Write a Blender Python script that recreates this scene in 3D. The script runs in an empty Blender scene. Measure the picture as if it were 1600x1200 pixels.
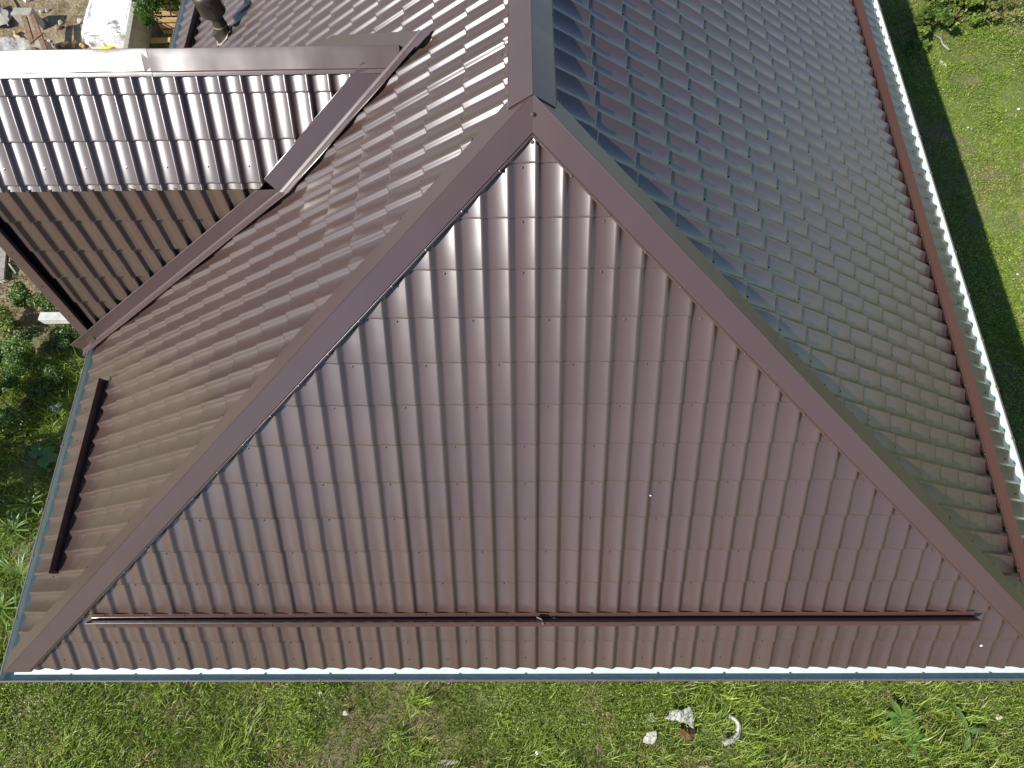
import bpy, bmesh, math, random
import numpy as np
from mathutils import Vector, Matrix

random.seed(7)
rng = np.random.default_rng(11)
SC = bpy.context.scene
COL = SC.collection

# ------------------------------------------------------------------ camera
cam_d = bpy.data.cameras.new("camera")
cam = bpy.data.objects.new("camera", cam_d)
COL.objects.link(cam)
pitch, yaw, roll = 1.2137, -0.0381, -0.0440
CAM = Vector((-0.1318, 0.5709, 6.2383))
fw = Vector((math.sin(yaw) * math.cos(pitch), math.cos(yaw) * math.cos(pitch), -math.sin(pitch)))
rt = fw.cross(Vector((0, 0, 1))).normalized()
up = rt.cross(fw)
rt, up = rt * math.cos(roll) + up * math.sin(roll), up * math.cos(roll) - rt * math.sin(roll)
M = Matrix.Identity(4)
for i in range(3):
    M[i][0], M[i][1], M[i][2], M[i][3] = rt[i], up[i], -fw[i], CAM[i]
cam.matrix_world = M
cam_d.sensor_fit = 'HORIZONTAL'
cam_d.sensor_width = 36.0
cam_d.lens = 924.0 / 1600.0 * 36.0
cam_d.clip_start = 0.05
cam_d.clip_end = 2000
SC.camera = cam

# ------------------------------------------------------------------ world, sun, exposure
SUN_EL, SUN_AZ = math.radians(38.3), math.radians(-123.1)      # azimuth clockwise from +Y
world = bpy.data.worlds.new("World")
SC.world = world
world.use_nodes = True
wn = world.node_tree
wn.nodes.clear()
sky = wn.nodes.new('ShaderNodeTexSky')
sky.sky_type = 'NISHITA'
sky.sun_disc = False
sky.sun_elevation = SUN_EL
sky.sun_rotation = SUN_AZ
sky.air_density = 1.0
sky.dust_density = 0.2
sky.ozone_density = 3.0
bg = wn.nodes.new('ShaderNodeBackground')
bg.inputs['Strength'].default_value = 0.082
wo = wn.nodes.new('ShaderNodeOutputWorld')
wn.links.new(sky.outputs['Color'], bg.inputs['Color'])
wn.links.new(bg.outputs['Background'], wo.inputs['Surface'])
sun_d = bpy.data.lights.new("sun", 'SUN')
sun_d.energy = 4.7
sun_d.angle = math.radians(0.55)
sun_d.color = (1.0, 0.97, 0.92)
sun = bpy.data.objects.new("sun", sun_d)
COL.objects.link(sun)
sdir = Vector((math.sin(SUN_AZ) * math.cos(SUN_EL), math.cos(SUN_AZ) * math.cos(SUN_EL), math.sin(SUN_EL)))
sun.rotation_euler = sdir.to_track_quat('Z', 'Y').to_euler()
sun.location = sdir * 60
SC.view_settings.view_transform = 'Standard'
SC.view_settings.look = 'None'
SC.view_settings.exposure = 0.56
SC.view_settings.gamma = 1.0
SC.cycles.caustics_reflective = False
SC.cycles.caustics_refractive = False
SC.cycles.blur_glossy = 1.5
SC.cycles.sample_clamp_indirect = 0.6

# ------------------------------------------------------------------ dimensions (metres)
W, D, H, X0 = 5.0582, 3.5248, 3.3834, -0.039      # half eave, hip run, ridge height, ridge x
YB = 15.6                                         # far eave of the house
GZ = -3.2                                         # ground level
WAVE, STEP = 0.18333, 0.3469
GN = Vector((0, 0, 1))


def px(x, y, z=GZ):
    """where the ground (or another level) shows at a point of the photograph"""
    d = rt * ((x - 800) / 924.0) - up * ((y - 600) / 924.0) + fw
    t = (z - CAM.z) / d.z
    return CAM + d * t


# ------------------------------------------------------------------ helpers
def link(name, me, mat=None, parent=None):
    o = bpy.data.objects.new(name, me)
    COL.objects.link(o)
    if mat is not None and len(me.materials) == 0:
        for m in (mat if isinstance(mat, (list, tuple)) else [mat]):
            me.materials.append(m)
    if parent is not None:
        o.parent = parent
    return o


def tag(o, label=None, cat=None, group=None, kind=None):
    if label: o['label'] = label
    if cat: o['category'] = cat
    if group: o['group'] = group
    if kind: o['kind'] = kind
    return o


def empty(name, loc, label, cat, group=None, rz=0):
    o = bpy.data.objects.new(name, None)
    o.empty_display_size = 0.2
    COL.objects.link(o)
    o.location = loc
    o.rotation_euler = (0, 0, rz)
    return tag(o, label, cat, group)


def bm_obj(name, bm, mat, parent=None, smooth=False, fix=True):
    if fix:
        bmesh.ops.recalc_face_normals(bm, faces=bm.faces)
    me = bpy.data.meshes.new(name)
    bm.to_mesh(me)
    bm.free()
    if smooth:
        for p in me.polygons:
            p.use_smooth = True
    return link(name, me, mat, parent)


def np_obj(name, verts, faces_flat, face_sizes, mat, parent=None, colors=None, smooth=False):
    me = bpy.data.meshes.new(name)
    nv, nf, nl = len(verts), len(face_sizes), len(faces_flat)
    me.vertices.add(nv)
    me.vertices.foreach_set('co', np.ascontiguousarray(verts, dtype=np.float32).ravel())
    me.loops.add(nl)
    me.loops.foreach_set('vertex_index', np.ascontiguousarray(faces_flat, dtype=np.int32))
    me.polygons.add(nf)
    st = np.zeros(nf, dtype=np.int32)
    st[1:] = np.cumsum(face_sizes)[:-1]
    me.polygons.foreach_set('loop_start', st)
    try:
        me.polygons.foreach_set('loop_total', np.asarray(face_sizes, dtype=np.int32))
    except Exception:
        pass
    me.update(calc_edges=True)
    me.validate()
    if smooth:
        me.polygons.foreach_set('use_smooth', np.ones(len(me.polygons), dtype=bool))
    if colors is not None:
        a = me.color_attributes.new('tint', 'FLOAT_COLOR', 'POINT')
        c = np.ones((nv, 4), dtype=np.float32)
        c[:, :3] = colors
        a.data.foreach_set('color', c.ravel())
    return link(name, me, mat, parent)


def box(bm, c, s, R=None, bevel=0.0):
    """box centred at c with full sizes s"""
    ret = bmesh.ops.create_cube(bm, size=1.0)
    vs = ret['verts']
    T = Matrix.Translation(Vector(c)) @ (R.to_4x4() if R is not None else Matrix.Identity(4)) @ Matrix.Diagonal((s[0], s[1], s[2], 1))
    bmesh.ops.transform(bm, matrix=T, verts=vs)
    if bevel > 0:
        es = list({e for v in vs for e in v.link_edges})
        bmesh.ops.bevel(bm, geom=es, offset=bevel, segments=2, affect='EDGES', profile=0.7)
    return vs


def lathe(bm, prof, c=(0, 0, 0), n=24, cap=True, axis=None):
    rings = []
    Rm = axis if axis is not None else Matrix.Identity(3)
    for r, z in prof:
        rings.append([bm.verts.new(Vector(c) + Rm @ Vector((r * math.cos(2 * math.pi * i / n), r * math.sin(2 * math.pi * i / n), z))) for i in range(n)])
    for a, b in zip(rings[:-1], rings[1:]):
        for i in range(n):
            j = (i + 1) % n
            bm.faces.new((a[i], a[j], b[j], b[i]))
    if cap:
        bm.faces.new(rings[0][::-1])
        bm.faces.new(rings[-1])


def sweep(bm, ends, closed=False):
    """ends: list of rings (lists of points) joined in order"""
    rings = [[bm.verts.new(p) for p in e] for e in ends]
    n = len(rings[0])
    for a, b in zip(rings[:-1], rings[1:]):
        for i in range(n if closed else n - 1):
            j = (i + 1) % n
            bm.faces.new((a[i], a[j], b[j], b[i]))
    return rings


def clip(bm, co, no):
    """keep what lies on the side the normal points away from"""
    bmesh.ops.bisect_plane(bm, geom=bm.verts[:] + bm.edges[:] + bm.faces[:], dist=1e-5, plane_co=co, plane_no=no, clear_outer=True)


# ------------------------------------------------------------------ materials
def nodemat(name):
    m = bpy.data.materials.new(name)
    m.use_nodes = True
    nt = m.node_tree
    b = nt.nodes['Principled BSDF']
    return m, nt, b


def N(nt, t, **kw):
    n = nt.nodes.new(t)
    for k, v in kw.items():
        setattr(n, k, v)
    return n


def metal_mat(name, base, rough=0.36, var=0.10, bump=0.10, spec=0.5, coat=0.0):
    m, nt, b = nodemat(name)
    b.inputs['Coat Weight'].default_value = coat
    b.inputs['Coat Roughness'].default_value = rough * 1.15
    b.inputs['Coat IOR'].default_value = 1.5
    tc = N(nt, 'ShaderNodeTexCoord')
    n1 = N(nt, 'ShaderNodeTexNoise'); n1.inputs['Scale'].default_value = 1.3; n1.inputs['Detail'].default_value = 3
    n2 = N(nt, 'ShaderNodeTexNoise'); n2.inputs['Scale'].default_value = 90; n2.inputs['Detail'].default_value = 4
    vor = N(nt, 'ShaderNodeTexNoise'); vor.inputs['Scale'].default_value = 26; vor.inputs['Detail'].default_value = 5; vor.inputs['Roughness'].default_value = 0.75
    for n in (n1, n2, vor):
        nt.links.new(tc.outputs['Object'], n.inputs['Vector'])
    # faint pale dust specks
    ramp = N(nt, 'ShaderNodeValToRGB')
    ramp.color_ramp.elements[0].position = 0.66; ramp.color_ramp.elements[0].color = (0, 0, 0, 1)
    ramp.color_ramp.elements[1].position = 0.80; ramp.color_ramp.elements[1].color = (1, 1, 1, 1)
    nt.links.new(vor.outputs['Fac'], ramp.inputs['Fac'])
    a = N(nt, 'ShaderNodeMix', data_type='RGBA')
    a.inputs[6].default_value = (*[c * (1 - var) for c in base], 1)
    a.inputs[7].default_value = (*[c * (1 + var) for c in base], 1)
    nt.links.new(n1.outputs['Fac'], a.inputs[0])
    d = N(nt, 'ShaderNodeMix', data_type='RGBA')
    d.inputs[7].default_value = (0.30, 0.25, 0.21, 1)
    mul = N(nt, 'ShaderNodeMath', operation='MULTIPLY'); mul.inputs[1].default_value = 0.28
    nt.links.new(ramp.outputs['Color'], mul.inputs[0])
    nt.links.new(mul.outputs[0], d.inputs[0])
    nt.links.new(a.outputs[2], d.inputs[6])
    pa = N(nt, 'ShaderNodeAttribute'); pa.attribute_name = 'panel'
    pm = N(nt, 'ShaderNodeMath', operation='MULTIPLY_ADD'); pm.inputs[1].default_value = 0.085; pm.inputs[2].default_value = 1.0
    nt.links.new(pa.outputs['Fac'], pm.inputs[0])
    vm = N(nt, 'ShaderNodeVectorMath', operation='SCALE')
    nt.links.new(d.outputs[2], vm.inputs[0]); nt.links.new(pm.outputs[0], vm.inputs['Scale'])
    nt.links.new(vm.outputs[0], b.inputs['Base Color'])
    rm = N(nt, 'ShaderNodeMapRange')
    rm.inputs['To Min'].default_value = rough - 0.03; rm.inputs['To Max'].default_value = rough + 0.04
    nt.links.new(n1.outputs['Fac'], rm.inputs['Value'])
    nt.links.new(rm.outputs[0], b.inputs['Roughness'])
    b.inputs['Specular IOR Level'].default_value = spec
    nb = N(nt, 'ShaderNodeTexNoise'); nb.inputs['Scale'].default_value = 3.5; nb.inputs['Detail'].default_value = 1.5
    nt.links.new(tc.outputs['Object'], nb.inputs['Vector'])
    bp = N(nt, 'ShaderNodeBump'); bp.inputs['Strength'].default_value = bump; bp.inputs['Distance'].default_value = 0.05
    nt.links.new(nb.outputs['Fac'], bp.inputs['Height'])
    bp2 = N(nt, 'ShaderNodeBump'); bp2.inputs['Strength'].default_value = 0.006; bp2.inputs['Distance'].default_value = 0.004
    nt.links.new(n2.outputs['Fac'], bp2.inputs['Height'])
    nt.links.new(bp.outputs[0], bp2.inputs['Normal'])
    nt.links.new(bp2.outputs[0], b.inputs['Normal'])
    return m


def noise_mat(name, c1, c2, scale=6.0, rough=0.8, bump=0.3, bscale=None, c3=None, spec=0.3, dist=0.02):
    m, nt, b = nodemat(name)
    tc = N(nt, 'ShaderNodeTexCoord')
    n1 = N(nt, 'ShaderNodeTexNoise'); n1.inputs['Scale'].default_value = scale; n1.inputs['Detail'].default_value = 6; n1.inputs['Roughness'].default_value = 0.65
    nt.links.new(tc.outputs['Object'], n1.inputs['Vector'])
    r = N(nt, 'ShaderNodeValToRGB')
    r.color_ramp.elements[0].position = 0.35; r.color_ramp.elements[0].color = (*c1, 1)
    r.color_ramp.elements[1].position = 0.65; r.color_ramp.elements[1].color = (*c2, 1)
    if c3 is not None:
        e = r.color_ramp.elements.new(0.82); e.color = (*c3, 1)
    nt.links.new(n1.outputs['Fac'], r.inputs['Fac'])
    nt.links.new(r.outputs['Color'], b.inputs['Base Color'])
    b.inputs['Roughness'].default_value = rough
    b.inputs['Specular IOR Level'].default_value = spec
    n2 = N(nt, 'ShaderNodeTexNoise'); n2.inputs['Scale'].default_value = bscale or scale * 4; n2.inputs['Detail'].default_value = 5
    nt.links.new(tc.outputs['Object'], n2.inputs['Vector'])
    bp = N(nt, 'ShaderNodeBump'); bp.inputs['Strength'].default_value = bump; bp.inputs['Distance'].default_value = dist
    nt.links.new(n2.outputs['Fac'], bp.inputs['Height'])
    nt.links.new(bp.outputs[0], b.inputs['Normal'])
    return m


def leaf_mat(name, rough=0.5, trans=0.35, spec=0.4):
    m, nt, b = nodemat(name)
    at = N(nt, 'ShaderNodeAttribute'); at.attribute_name = 'tint'
    nt.links.new(at.outputs['Color'], b.inputs['Base Color'])
    b.inputs['Roughness'].default_value = rough
    b.inputs['Specular IOR Level'].default_value = spec
    tr = N(nt, 'ShaderNodeBsdfTranslucent')
    hs = N(nt, 'ShaderNodeHueSaturation'); hs.inputs['Saturation'].default_value = 1.15; hs.inputs['Value'].default_value = 1.25
    nt.links.new(at.outputs['Color'], hs.inputs['Color'])
    nt.links.new(hs.outputs['Color'], tr.inputs['Color'])
    mx = N(nt, 'ShaderNodeMixShader'); mx.inputs['Fac'].default_value = trans
    nt.links.new(b.outputs[0], mx.inputs[1]); nt.links.new(tr.outputs[0], mx.inputs[2])
    nt.links.new(mx.outputs[0], nt.nodes['Material Output'].inputs['Surface'])
    return m


BROWN = (0.080, 0.048, 0.039)
MT = {}
MT['tile'] = metal_mat('brown_tile_metal', BROWN, rough=0.255, bump=0.05, spec=0.95, coat=0.6)
MT['cap'] = metal_mat('brown_flashing_metal', (0.078, 0.046, 0.042), rough=0.29, bump=0.09, spec=0.9, coat=0.35)
MT['guard'] = metal_mat('brown_guard_metal', (0.078, 0.042, 0.034), rough=0.28, bump=0.04, spec=0.7)
MT['gutter_in'] = noise_mat('white_gutter_inside', (0.58, 0.66, 0.60), (0.68, 0.76, 0.70), 3.0, 0.45, 0.05, 30, c3=(0.56, 0.48, 0.34), spec=0.4)
MT['gutter_out'] = metal_mat('gutter_outside_metal', (0.15, 0.12, 0.13), rough=0.35, bump=0.02)
MT['under'] = noise_mat('roof_underlay_film', (0.012, 0.011, 0.011), (0.02, 0.018, 0.018), 4, 0.9, 0.1)
MT['plaster'] = noise_mat('pale_plaster', (0.52, 0.49, 0.43), (0.60, 0.57, 0.50), 5, 0.9, 0.2, 60)
MT['soffit'] = noise_mat('brown_soffit_board', (0.10, 0.06, 0.05), (0.13, 0.08, 0.07), 9, 0.6, 0.1)
MT['pipe'] = noise_mat('dark_brown_vent_plastic', (0.040, 0.032, 0.028), (0.052, 0.042, 0.036), 12, 0.42, 0.06, 60, spec=0.5)
MT['foil'] = noise_mat('pale_flashing_sealant', (0.35, 0.30, 0.22), (0.50, 0.44, 0.34), 30, 0.6, 0.3)
MT['concrete'] = noise_mat('grey_concrete', (0.30, 0.27, 0.22), (0.42, 0.39, 0.33), 7, 0.9, 0.5, 40, c3=(0.22, 0.19, 0.15))
MT['pale_concrete'] = noise_mat('pale_concrete_post', (0.46, 0.46, 0.42), (0.60, 0.60, 0.56), 11, 0.85, 0.3, 60)
MT['wood_grey'] = noise_mat('weathered_grey_timber', (0.22, 0.20, 0.17), (0.36, 0.33, 0.29), 14, 0.9, 0.5, 50)
MT['wood_brown'] = noise_mat('rusty_brown_timber', (0.17, 0.09, 0.05), (0.30, 0.19, 0.12), 12, 0.85, 0.5, 50, c3=(0.36, 0.30, 0.24))
MT['wood_yellow'] = noise_mat('yellow_pine_board', (0.45, 0.28, 0.11), (0.58, 0.40, 0.20), 10, 0.8, 0.3, 40)
MT['stone'] = noise_mat('pale_rubble_stone', (0.38, 0.34, 0.28), (0.55, 0.50, 0.42), 9, 0.9, 0.6, 30)
MT['brick'] = noise_mat('red_brown_brick', (0.24, 0.13, 0.09), (0.34, 0.20, 0.15), 14, 0.9, 0.5, 40)
MT['white_film'] = noise_mat('white_plastic_film', (0.82, 0.82, 0.80), (0.88, 0.88, 0.86), 4, 0.35, 0.5, 9, spec=0.5, dist=0.05)
MT['dirty_film'] = noise_mat('dirty_white_film', (0.30, 0.29, 0.25), (0.62, 0.62, 0.58), 7, 0.45, 0.8, 22, spec=0.5, dist=0.03)
MT['yellow'] = noise_mat('yellow_sheet', (0.72, 0.55, 0.03), (0.80, 0.66, 0.05), 4, 0.5, 0.1)
MT['pink'] = noise_mat('pink_sheet', (0.70, 0.34, 0.55), (0.80, 0.48, 0.66), 4, 0.5, 0.1)
MT['orange_stain'] = noise_mat('orange_printed_film', (0.72, 0.50, 0.16), (0.84, 0.68, 0.30), 8, 0.5, 0.2)
MT['paper'] = noise_mat('grey_printed_paper', (0.34, 0.38, 0.42), (0.52, 0.56, 0.60), 20, 0.7, 0.3)
MT['dark_debris'] = noise_mat('rotten_wood', (0.030, 0.018, 0.010), (0.16, 0.085, 0.035), 22, 0.95, 0.9, 40, c3=(0.24, 0.14, 0.06))
MT['white_spot'] = noise_mat('white_dropping', (0.75, 0.76, 0.74), (0.85, 0.86, 0.85), 20, 0.6, 0.1)
MT['bark'] = noise_mat('brown_bark', (0.10, 0.07, 0.045), (0.20, 0.15, 0.10), 18, 0.95, 0.8, 40)
MT['tarp'] = noise_mat('grey_tarp_cloth', (0.30, 0.29, 0.27), (0.46, 0.45, 0.42), 5, 0.8, 0.7, 14, dist=0.05)
MT['leaf'] = leaf_mat('leaf_blades', 0.42, 0.34, 0.5)
MT['grass'] = leaf_mat('grass_blades', 0.45, 0.40, 0.45)
MT['screw'] = metal_mat('painted_screw', (0.10, 0.06, 0.05), rough=0.25, bump=0.0)

# ground: soil, straw and low green
m, nt, b = nodemat('yard_soil')
tc = N(nt, 'ShaderNodeTexCoord')
n1 = N(nt, 'ShaderNodeTexNoise'); n1.inputs['Scale'].default_value = 0.55; n1.inputs['Detail'].default_value = 6; n1.inputs['Roughness'].default_value = 0.62
n2 = N(nt, 'ShaderNodeTexNoise'); n2.inputs['Scale'].default_value = 9; n2.inputs['Detail'].default_value = 8; n2.inputs['Roughness'].default_value = 0.7
n3 = N(nt, 'ShaderNodeTexNoise'); n3.inputs['Scale'].default_value = 45; n3.inputs['Detail'].default_value = 4
for n in (n1, n2, n3): nt.links.new(tc.outputs['Object'], n.inputs['Vector'])
r1 = N(nt, 'ShaderNodeValToRGB')
r1.color_ramp.elements[0].position = 0.3; r1.color_ramp.elements[0].color = (0.070, 0.050, 0.028, 1)
r1.color_ramp.elements[1].position = 0.7; r1.color_ramp.elements[1].color = (0.250, 0.200, 0.115, 1)
nt.links.new(n2.outputs['Fac'], r1.inputs['Fac'])
r2 = N(nt, 'ShaderNodeValToRGB')
r2.color_ramp.elements[0].position = 0.25; r2.color_ramp.elements[0].color = (0.075, 0.115, 0.020, 1)
r2.color_ramp.elements[1].position = 0.75; r2.color_ramp.elements[1].color = (0.180, 0.220, 0.055, 1)
nt.links.new(n3.outputs['Fac'], r2.inputs['Fac'])
mk = N(nt, 'ShaderNodeMapRange'); mk.inputs['From Min'].default_value = 0.40; mk.inputs['From Max'].default_value = 0.60
nt.links.new(n1.outputs['Fac'], mk.inputs['Value'])
mx = N(nt, 'ShaderNodeMix', data_type='RGBA')
nt.links.new(mk.outputs[0], mx.inputs[0]); nt.links.new(r1.outputs['Color'], mx.inputs[6]); nt.links.new(r2.outputs['Color'], mx.inputs[7])
nt.links.new(mx.outputs[2], b.inputs['Base Color'])
b.inputs['Roughness'].default_value = 0.95
bp = N(nt, 'ShaderNodeBump'); bp.inputs['Strength'].default_value = 0.9; bp.inputs['Distance'].default_value = 0.04
nt.links.new(n2.outputs['Fac'], bp.inputs['Height']); nt.links.new(bp.outputs[0], b.inputs['Normal'])
MT['ground'] = m

# ------------------------------------------------------------------ setting: ground
bm = bmesh.new()
bmesh.ops.create_grid(bm, x_segments=8, y_segments=8, size=400)
g = bm_obj('ground', bm, MT['ground'])
g.location = (0, 0, GZ)
tag(g, kind='structure')

MT['dirt'] = noise_mat('dry_trodden_dirt', (0.16, 0.115, 0.065), (0.34, 0.275, 0.175), 3.2, 0.95, 0.9, 14, c3=(0.20, 0.19, 0.08), dist=0.05)
for (cx_, cy_, rx_, ry_, sd_) in ((-11.8, 13.6, 3.9, 4.0, 1), (-9.9, 6.9, 2.6, 1.9, 2), (-7.6, -1.3, .9, .5, 4), (9.9, 7.4, .55, 1.3, 5), (10.9, 12.6, 1.0, .8, 6)):
    bm = bmesh.new()
    r_ = random.Random(sd_)
    ph_ = [r_.uniform(0, 6.28) for _ in range(4)]
    vs = []
    for i in range(48):
        a_ = 2 * math.pi * i / 48
        k_ = 1 + .13 * math.sin(3 * a_ + ph_[0]) + .09 * math.sin(7 * a_ + ph_[1]) + .06 * math.sin(13 * a_ + ph_[2])
        vs.append(bm.verts.new((cx_ + rx_ * k_ * math.cos(a_), cy_ + ry_ * k_ * math.sin(a_), 0)))
    bm.faces.new(vs)
    o_ = bm_obj('dirt_patch', bm, MT['dirt'])
    o_.location = (0, 0, GZ + .004)
    tag(o_, kind='structure')

# ------------------------------------------------------------------ the house
house = empty('house', (0, 7, GZ), 'house under a brown wave-profile metal hip roof with a steep side gable', 'house')
HOFF = -Vector((0, 7, GZ))


def part(name, bm, mat, parent=house, smooth=False, fix=True):
    o = bm_obj(name, bm, mat, parent, smooth, fix)
    if parent is house:
        o.location = HOFF
    return o


def unit(v):
    return Vector(v).normalized()


# cross section of one wave: wide trough, gentle rise, narrow crest, steep fall
PP = [0.0, .08, .17, .26, .35, .44, .52, .59, .64, .67, .70, .73, .765, .80, .84, .88, .92, .955]
AMP, SH = 0.0285, 0.0175


def wave_h(p):
    p = p % 1.0
    k = 2.0
    if p < 0.64:
        t = 0.98 * (p / 0.70) ** k
    elif p < 0.73:
        h0, m0 = 0.98 * (0.64 / 0.70) ** k, 0.98 * k / 0.70 * (0.64 / 0.70) ** (k - 1)
        w = 0.09
        x = (p - 0.64) / w
        t = (2 * x ** 3 - 3 * x * x + 1) * h0 + (x ** 3 - 2 * x * x + x) * w * m0 + (3 * x * x - 2 * x ** 3) * 1.0
    else:
        x = (p - 0.73) / 0.25
        t = 0.5 + 0.5 * math.cos(math.pi * min(1.0, x))
    return t * AMP


def tile_sheet(name, O, U, V, u0, u1, v0, v1, uph, vph, clips, screws=None, parent=house, step=STEP, base=-0.014, seed=1, dents=0.0, WAVE=WAVE, gain=1.0):
    """a wave-profile metal sheet roof plane. uph: where a steep rib flank (p=.88) stands; vph: height of a row's lower edge"""
    rs = random.Random(seed)
    Nn = U.cross(V).normalized()
    if Nn.z < 0:
        Nn = -Nn
    k0 = math.floor((u0 - uph) / WAVE) - 1
    k1 = math.ceil((u1 - uph) / WAVE) + 1
    cols = []
    for k in range(k0, k1):
        for p in PP:
            u = uph + (k + p - 0.88) * WAVE
            if u0 - 1e-6 <= u <= u1 + 1e-6:
                cols.append((u, wave_h(p) * gain, k, p))
    # sheets of six waves lap each other: a 2 mm lip on the far side of every sixth rib
    def lap(u):
        q = ((u - uph) / (6 * WAVE)) % 1.0
        return 0.0035 * q
    bm = bmesh.new()
    lay = bm.verts.layers.float.new('panel')
    pan = {}
    r0 = math.floor((v0 - vph) / step)
    r1 = math.ceil((v1 - vph) / step)
    prev = None
    for r in range(r0, r1):
        lv = vph + r * step
        wob = {}
        lev = [(lv, SH - 0.0035), (lv + 0.004, SH - 0.0008), (lv + 0.014, SH - 0.0006), (lv + step * 0.5, SH * 0.5), (lv + step, 0.0)]
        rows = []
        for (v, hs) in lev:
            ring = []
            for (u, hw, k, p) in cols:
                key = (k // 6)
                if key not in wob:
                    wob[key] = (rs.uniform(-1, 1), rs.uniform(-1, 1))
                a, b_ = wob[key]
                h = base + hw + hs + lap(u) + 0.0012 * a * ((v - lv) / step)
                nv = bm.verts.new(O + U * u + V * v + Nn * h)
                pk = (math.floor((u - uph) / (6 * WAVE)), math.floor((v - vph + 1e-4) / (step * 8)))
                if pk not in pan:
                    pan[pk] = rs.uniform(-1, 1)
                nv[lay] = pan[pk]
                ring.append(nv)
            rows.append(ring)
        for a, b_ in zip(rows[:-1], rows[1:]):
            for i in range(len(cols) - 1):
                bm.faces.new((a[i], a[i + 1], b_[i + 1], b_[i])).smooth = True
        # vertical step face below this row's lower edge
        lo = [bm.verts.new(O + U * u + V * (lv + 0.0005) + Nn * (base + hw + lap(u) - 0.004)) for (u, hw, k, p) in cols]
        hi = [bm.verts.new(v.co) for v in rows[0]]
        for i in range(len(cols) - 1):
            bm.faces.new((lo[i], lo[i + 1], hi[i + 1], hi[i])).smooth = True
    # the lip line at each sheet lap: a thin upright strip
    if screws:
        for (u, v) in screws:
            k = round((u - uph) / WAVE - 0.36)
            uu = uph + (k + 0.36 - 0.0) * WAVE          # in the trough
            pfr = (0.36 + 0.88) % 1.0
            r = math.floor((v - vph) / step)
            hs = SH * (1 - (v - (vph + r * step)) / step)
            c = O + U * uu + V * v + Nn * (base + wave_h(pfr) + hs + lap(uu))
            Rm = Matrix((U, V, Nn)).transposed()
            lathe(bm, [(0.0095, -0.001), (0.0095, 0.0018), (0.0058, 0.0025), (0.0056, 0.0075), (0.003, 0.008)], c, 8, True, Rm)
    for co, no in clips:
        clip(bm, co, no)
    o = part(name, bm, MT['tile'], parent, smooth=False, fix=False)
    return o, Nn


UF, VF = Vector((1, 0, 0)), unit((0, D, H))
UL, VL = Vector((0, -1, 0)), unit((W + X0, 0, H))
UR, VR = Vector((0, 1, 0)), unit((-(W - X0), 0, H))
LF, LL, LR = math.hypot(D, H), math.hypot(W + X0, H), math.hypot(W - X0, H)
APEX, APEXB = Vector((X0, D, H)), Vector((X0, YB - D, H))
CL, CR = Vector((-W, 0, 0)), Vector((W, 0, 0))
CLB, CRB = Vector((-W, YB, 0)), Vector((W, YB, 0))


def vplane(a, b, side):
    """vertical plane through a and b whose normal points to the side given (the side cut off)"""
    d = b - a
    n = Vector((d.y, -d.x, 0)).normalized()
    if n.dot(side) < 0:
        n = -n
    return (a, n)


# front slope
scr = []
for r in range(0, 14):
    v = 0.0133 + r * STEP
    if r == 0:
        v2 = 0.135
        for k in range(-27, 28, 2):
            scr.append((0.0128 + (k + 0.36) * WAVE, v2 + random.uniform(-.012, .012)))
    else:
        for k in range(-27 + (r % 2) * 2 - (1 if r % 3 == 0 else 0), 28, 3):
            scr.append((0.0128 + (k + 0.36) * WAVE, v - 0.028))
front, NF = tile_sheet('front_roof_slope', Vector((0, 0, 0)), UF, VF, -W, W, 0.0, LF + .02, 0.0128, 0.0133,
                       [vplane(CL, APEX, Vector((-1, 1, 0))), vplane(CR, APEX, Vector((1, 1, 0))), (Vector((0, 0, 0)), -VF)], scr, seed=3, gain=0.78)
# left slope: u runs towards -Y; crest found at y = 1.984
uphL = -1.984 + 0.16 * WAVE
scr = []
for r in range(1, 17):
    for k in range(-70 + r % 3, 0, 3):
        scr.append((uphL + (k + 0.36) * WAVE, 0.278 + r * 0.3475 - 0.028))
for k in range(-70, 0, 2):
    scr.append((uphL + (k + 0.36) * WAVE, 0.13))
left, NL = tile_sheet('left_roof_slope', CL.copy(), UL, VL, -YB, 0, 0.0, LL + .02, uphL, 0.2780 - 0.3475 + 0.0,
                      [vplane(CL, APEX, Vector((1, -1, 0))), vplane(CLB, APEXB, Vector((1, 1, 0))), (CL, -VL), (APEX, Vector((1, 0, 0)))], scr, step=0.3475, seed=4)
# right slope: u runs towards +Y; crest at y = 8.49
uphR = 8.49 + 0.16 * WAVE
scr = []
for r in range(1, 17):
    for k in range(-50 + r % 3, 40, 3):
        scr.append((uphR + (k + 0.36) * WAVE, 0.042 + r * STEP - 0.028))
for k in range(-50, 40, 2):
    scr.append((uphR + (k + 0.36) * WAVE, 0.135))
right, NR = tile_sheet('right_roof_slope', CR.copy(), UR, VR, 0, YB, 0.0, LR + .02, uphR, 0.042,
                       [vplane(CR, APEX, Vector((-1, -1, 0))), vplane(CRB, APEXB, Vector((-1, 1, 0))), (CR, -VR), (APEX, Vector((-1, 0, 0)))], scr, seed=5)
# far slope, turned away from the camera
VB = unit((0, -D, H))
tile_sheet('rear_roof_slope', Vector((0, YB, 0)), Vector((-1, 0, 0)), VB, -W, W, 0.0, LF + .02, 0.0, 0.0133,
           [vplane(CLB, APEXB, Vector((-1, -1, 0))), vplane(CRB, APEXB, Vector((1, -1, 0))), (Vector((0, YB, 0)), -VB)], None, seed=6)
# underlay below the sheets
bm = bmesh.new()
dz = Vector((0, 0, -0.075))
P = [bm.verts.new(p + dz) for p in (CL, CR, CRB, CLB, APEX, APEXB)]
for f in ((0, 1, 4), (1, 2, 5, 4), (2, 3, 5), (3, 0, 4, 5)):
    bm.faces.new([P[i] for i in f])
part('roof_underlay', bm, MT['under'])


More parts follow.
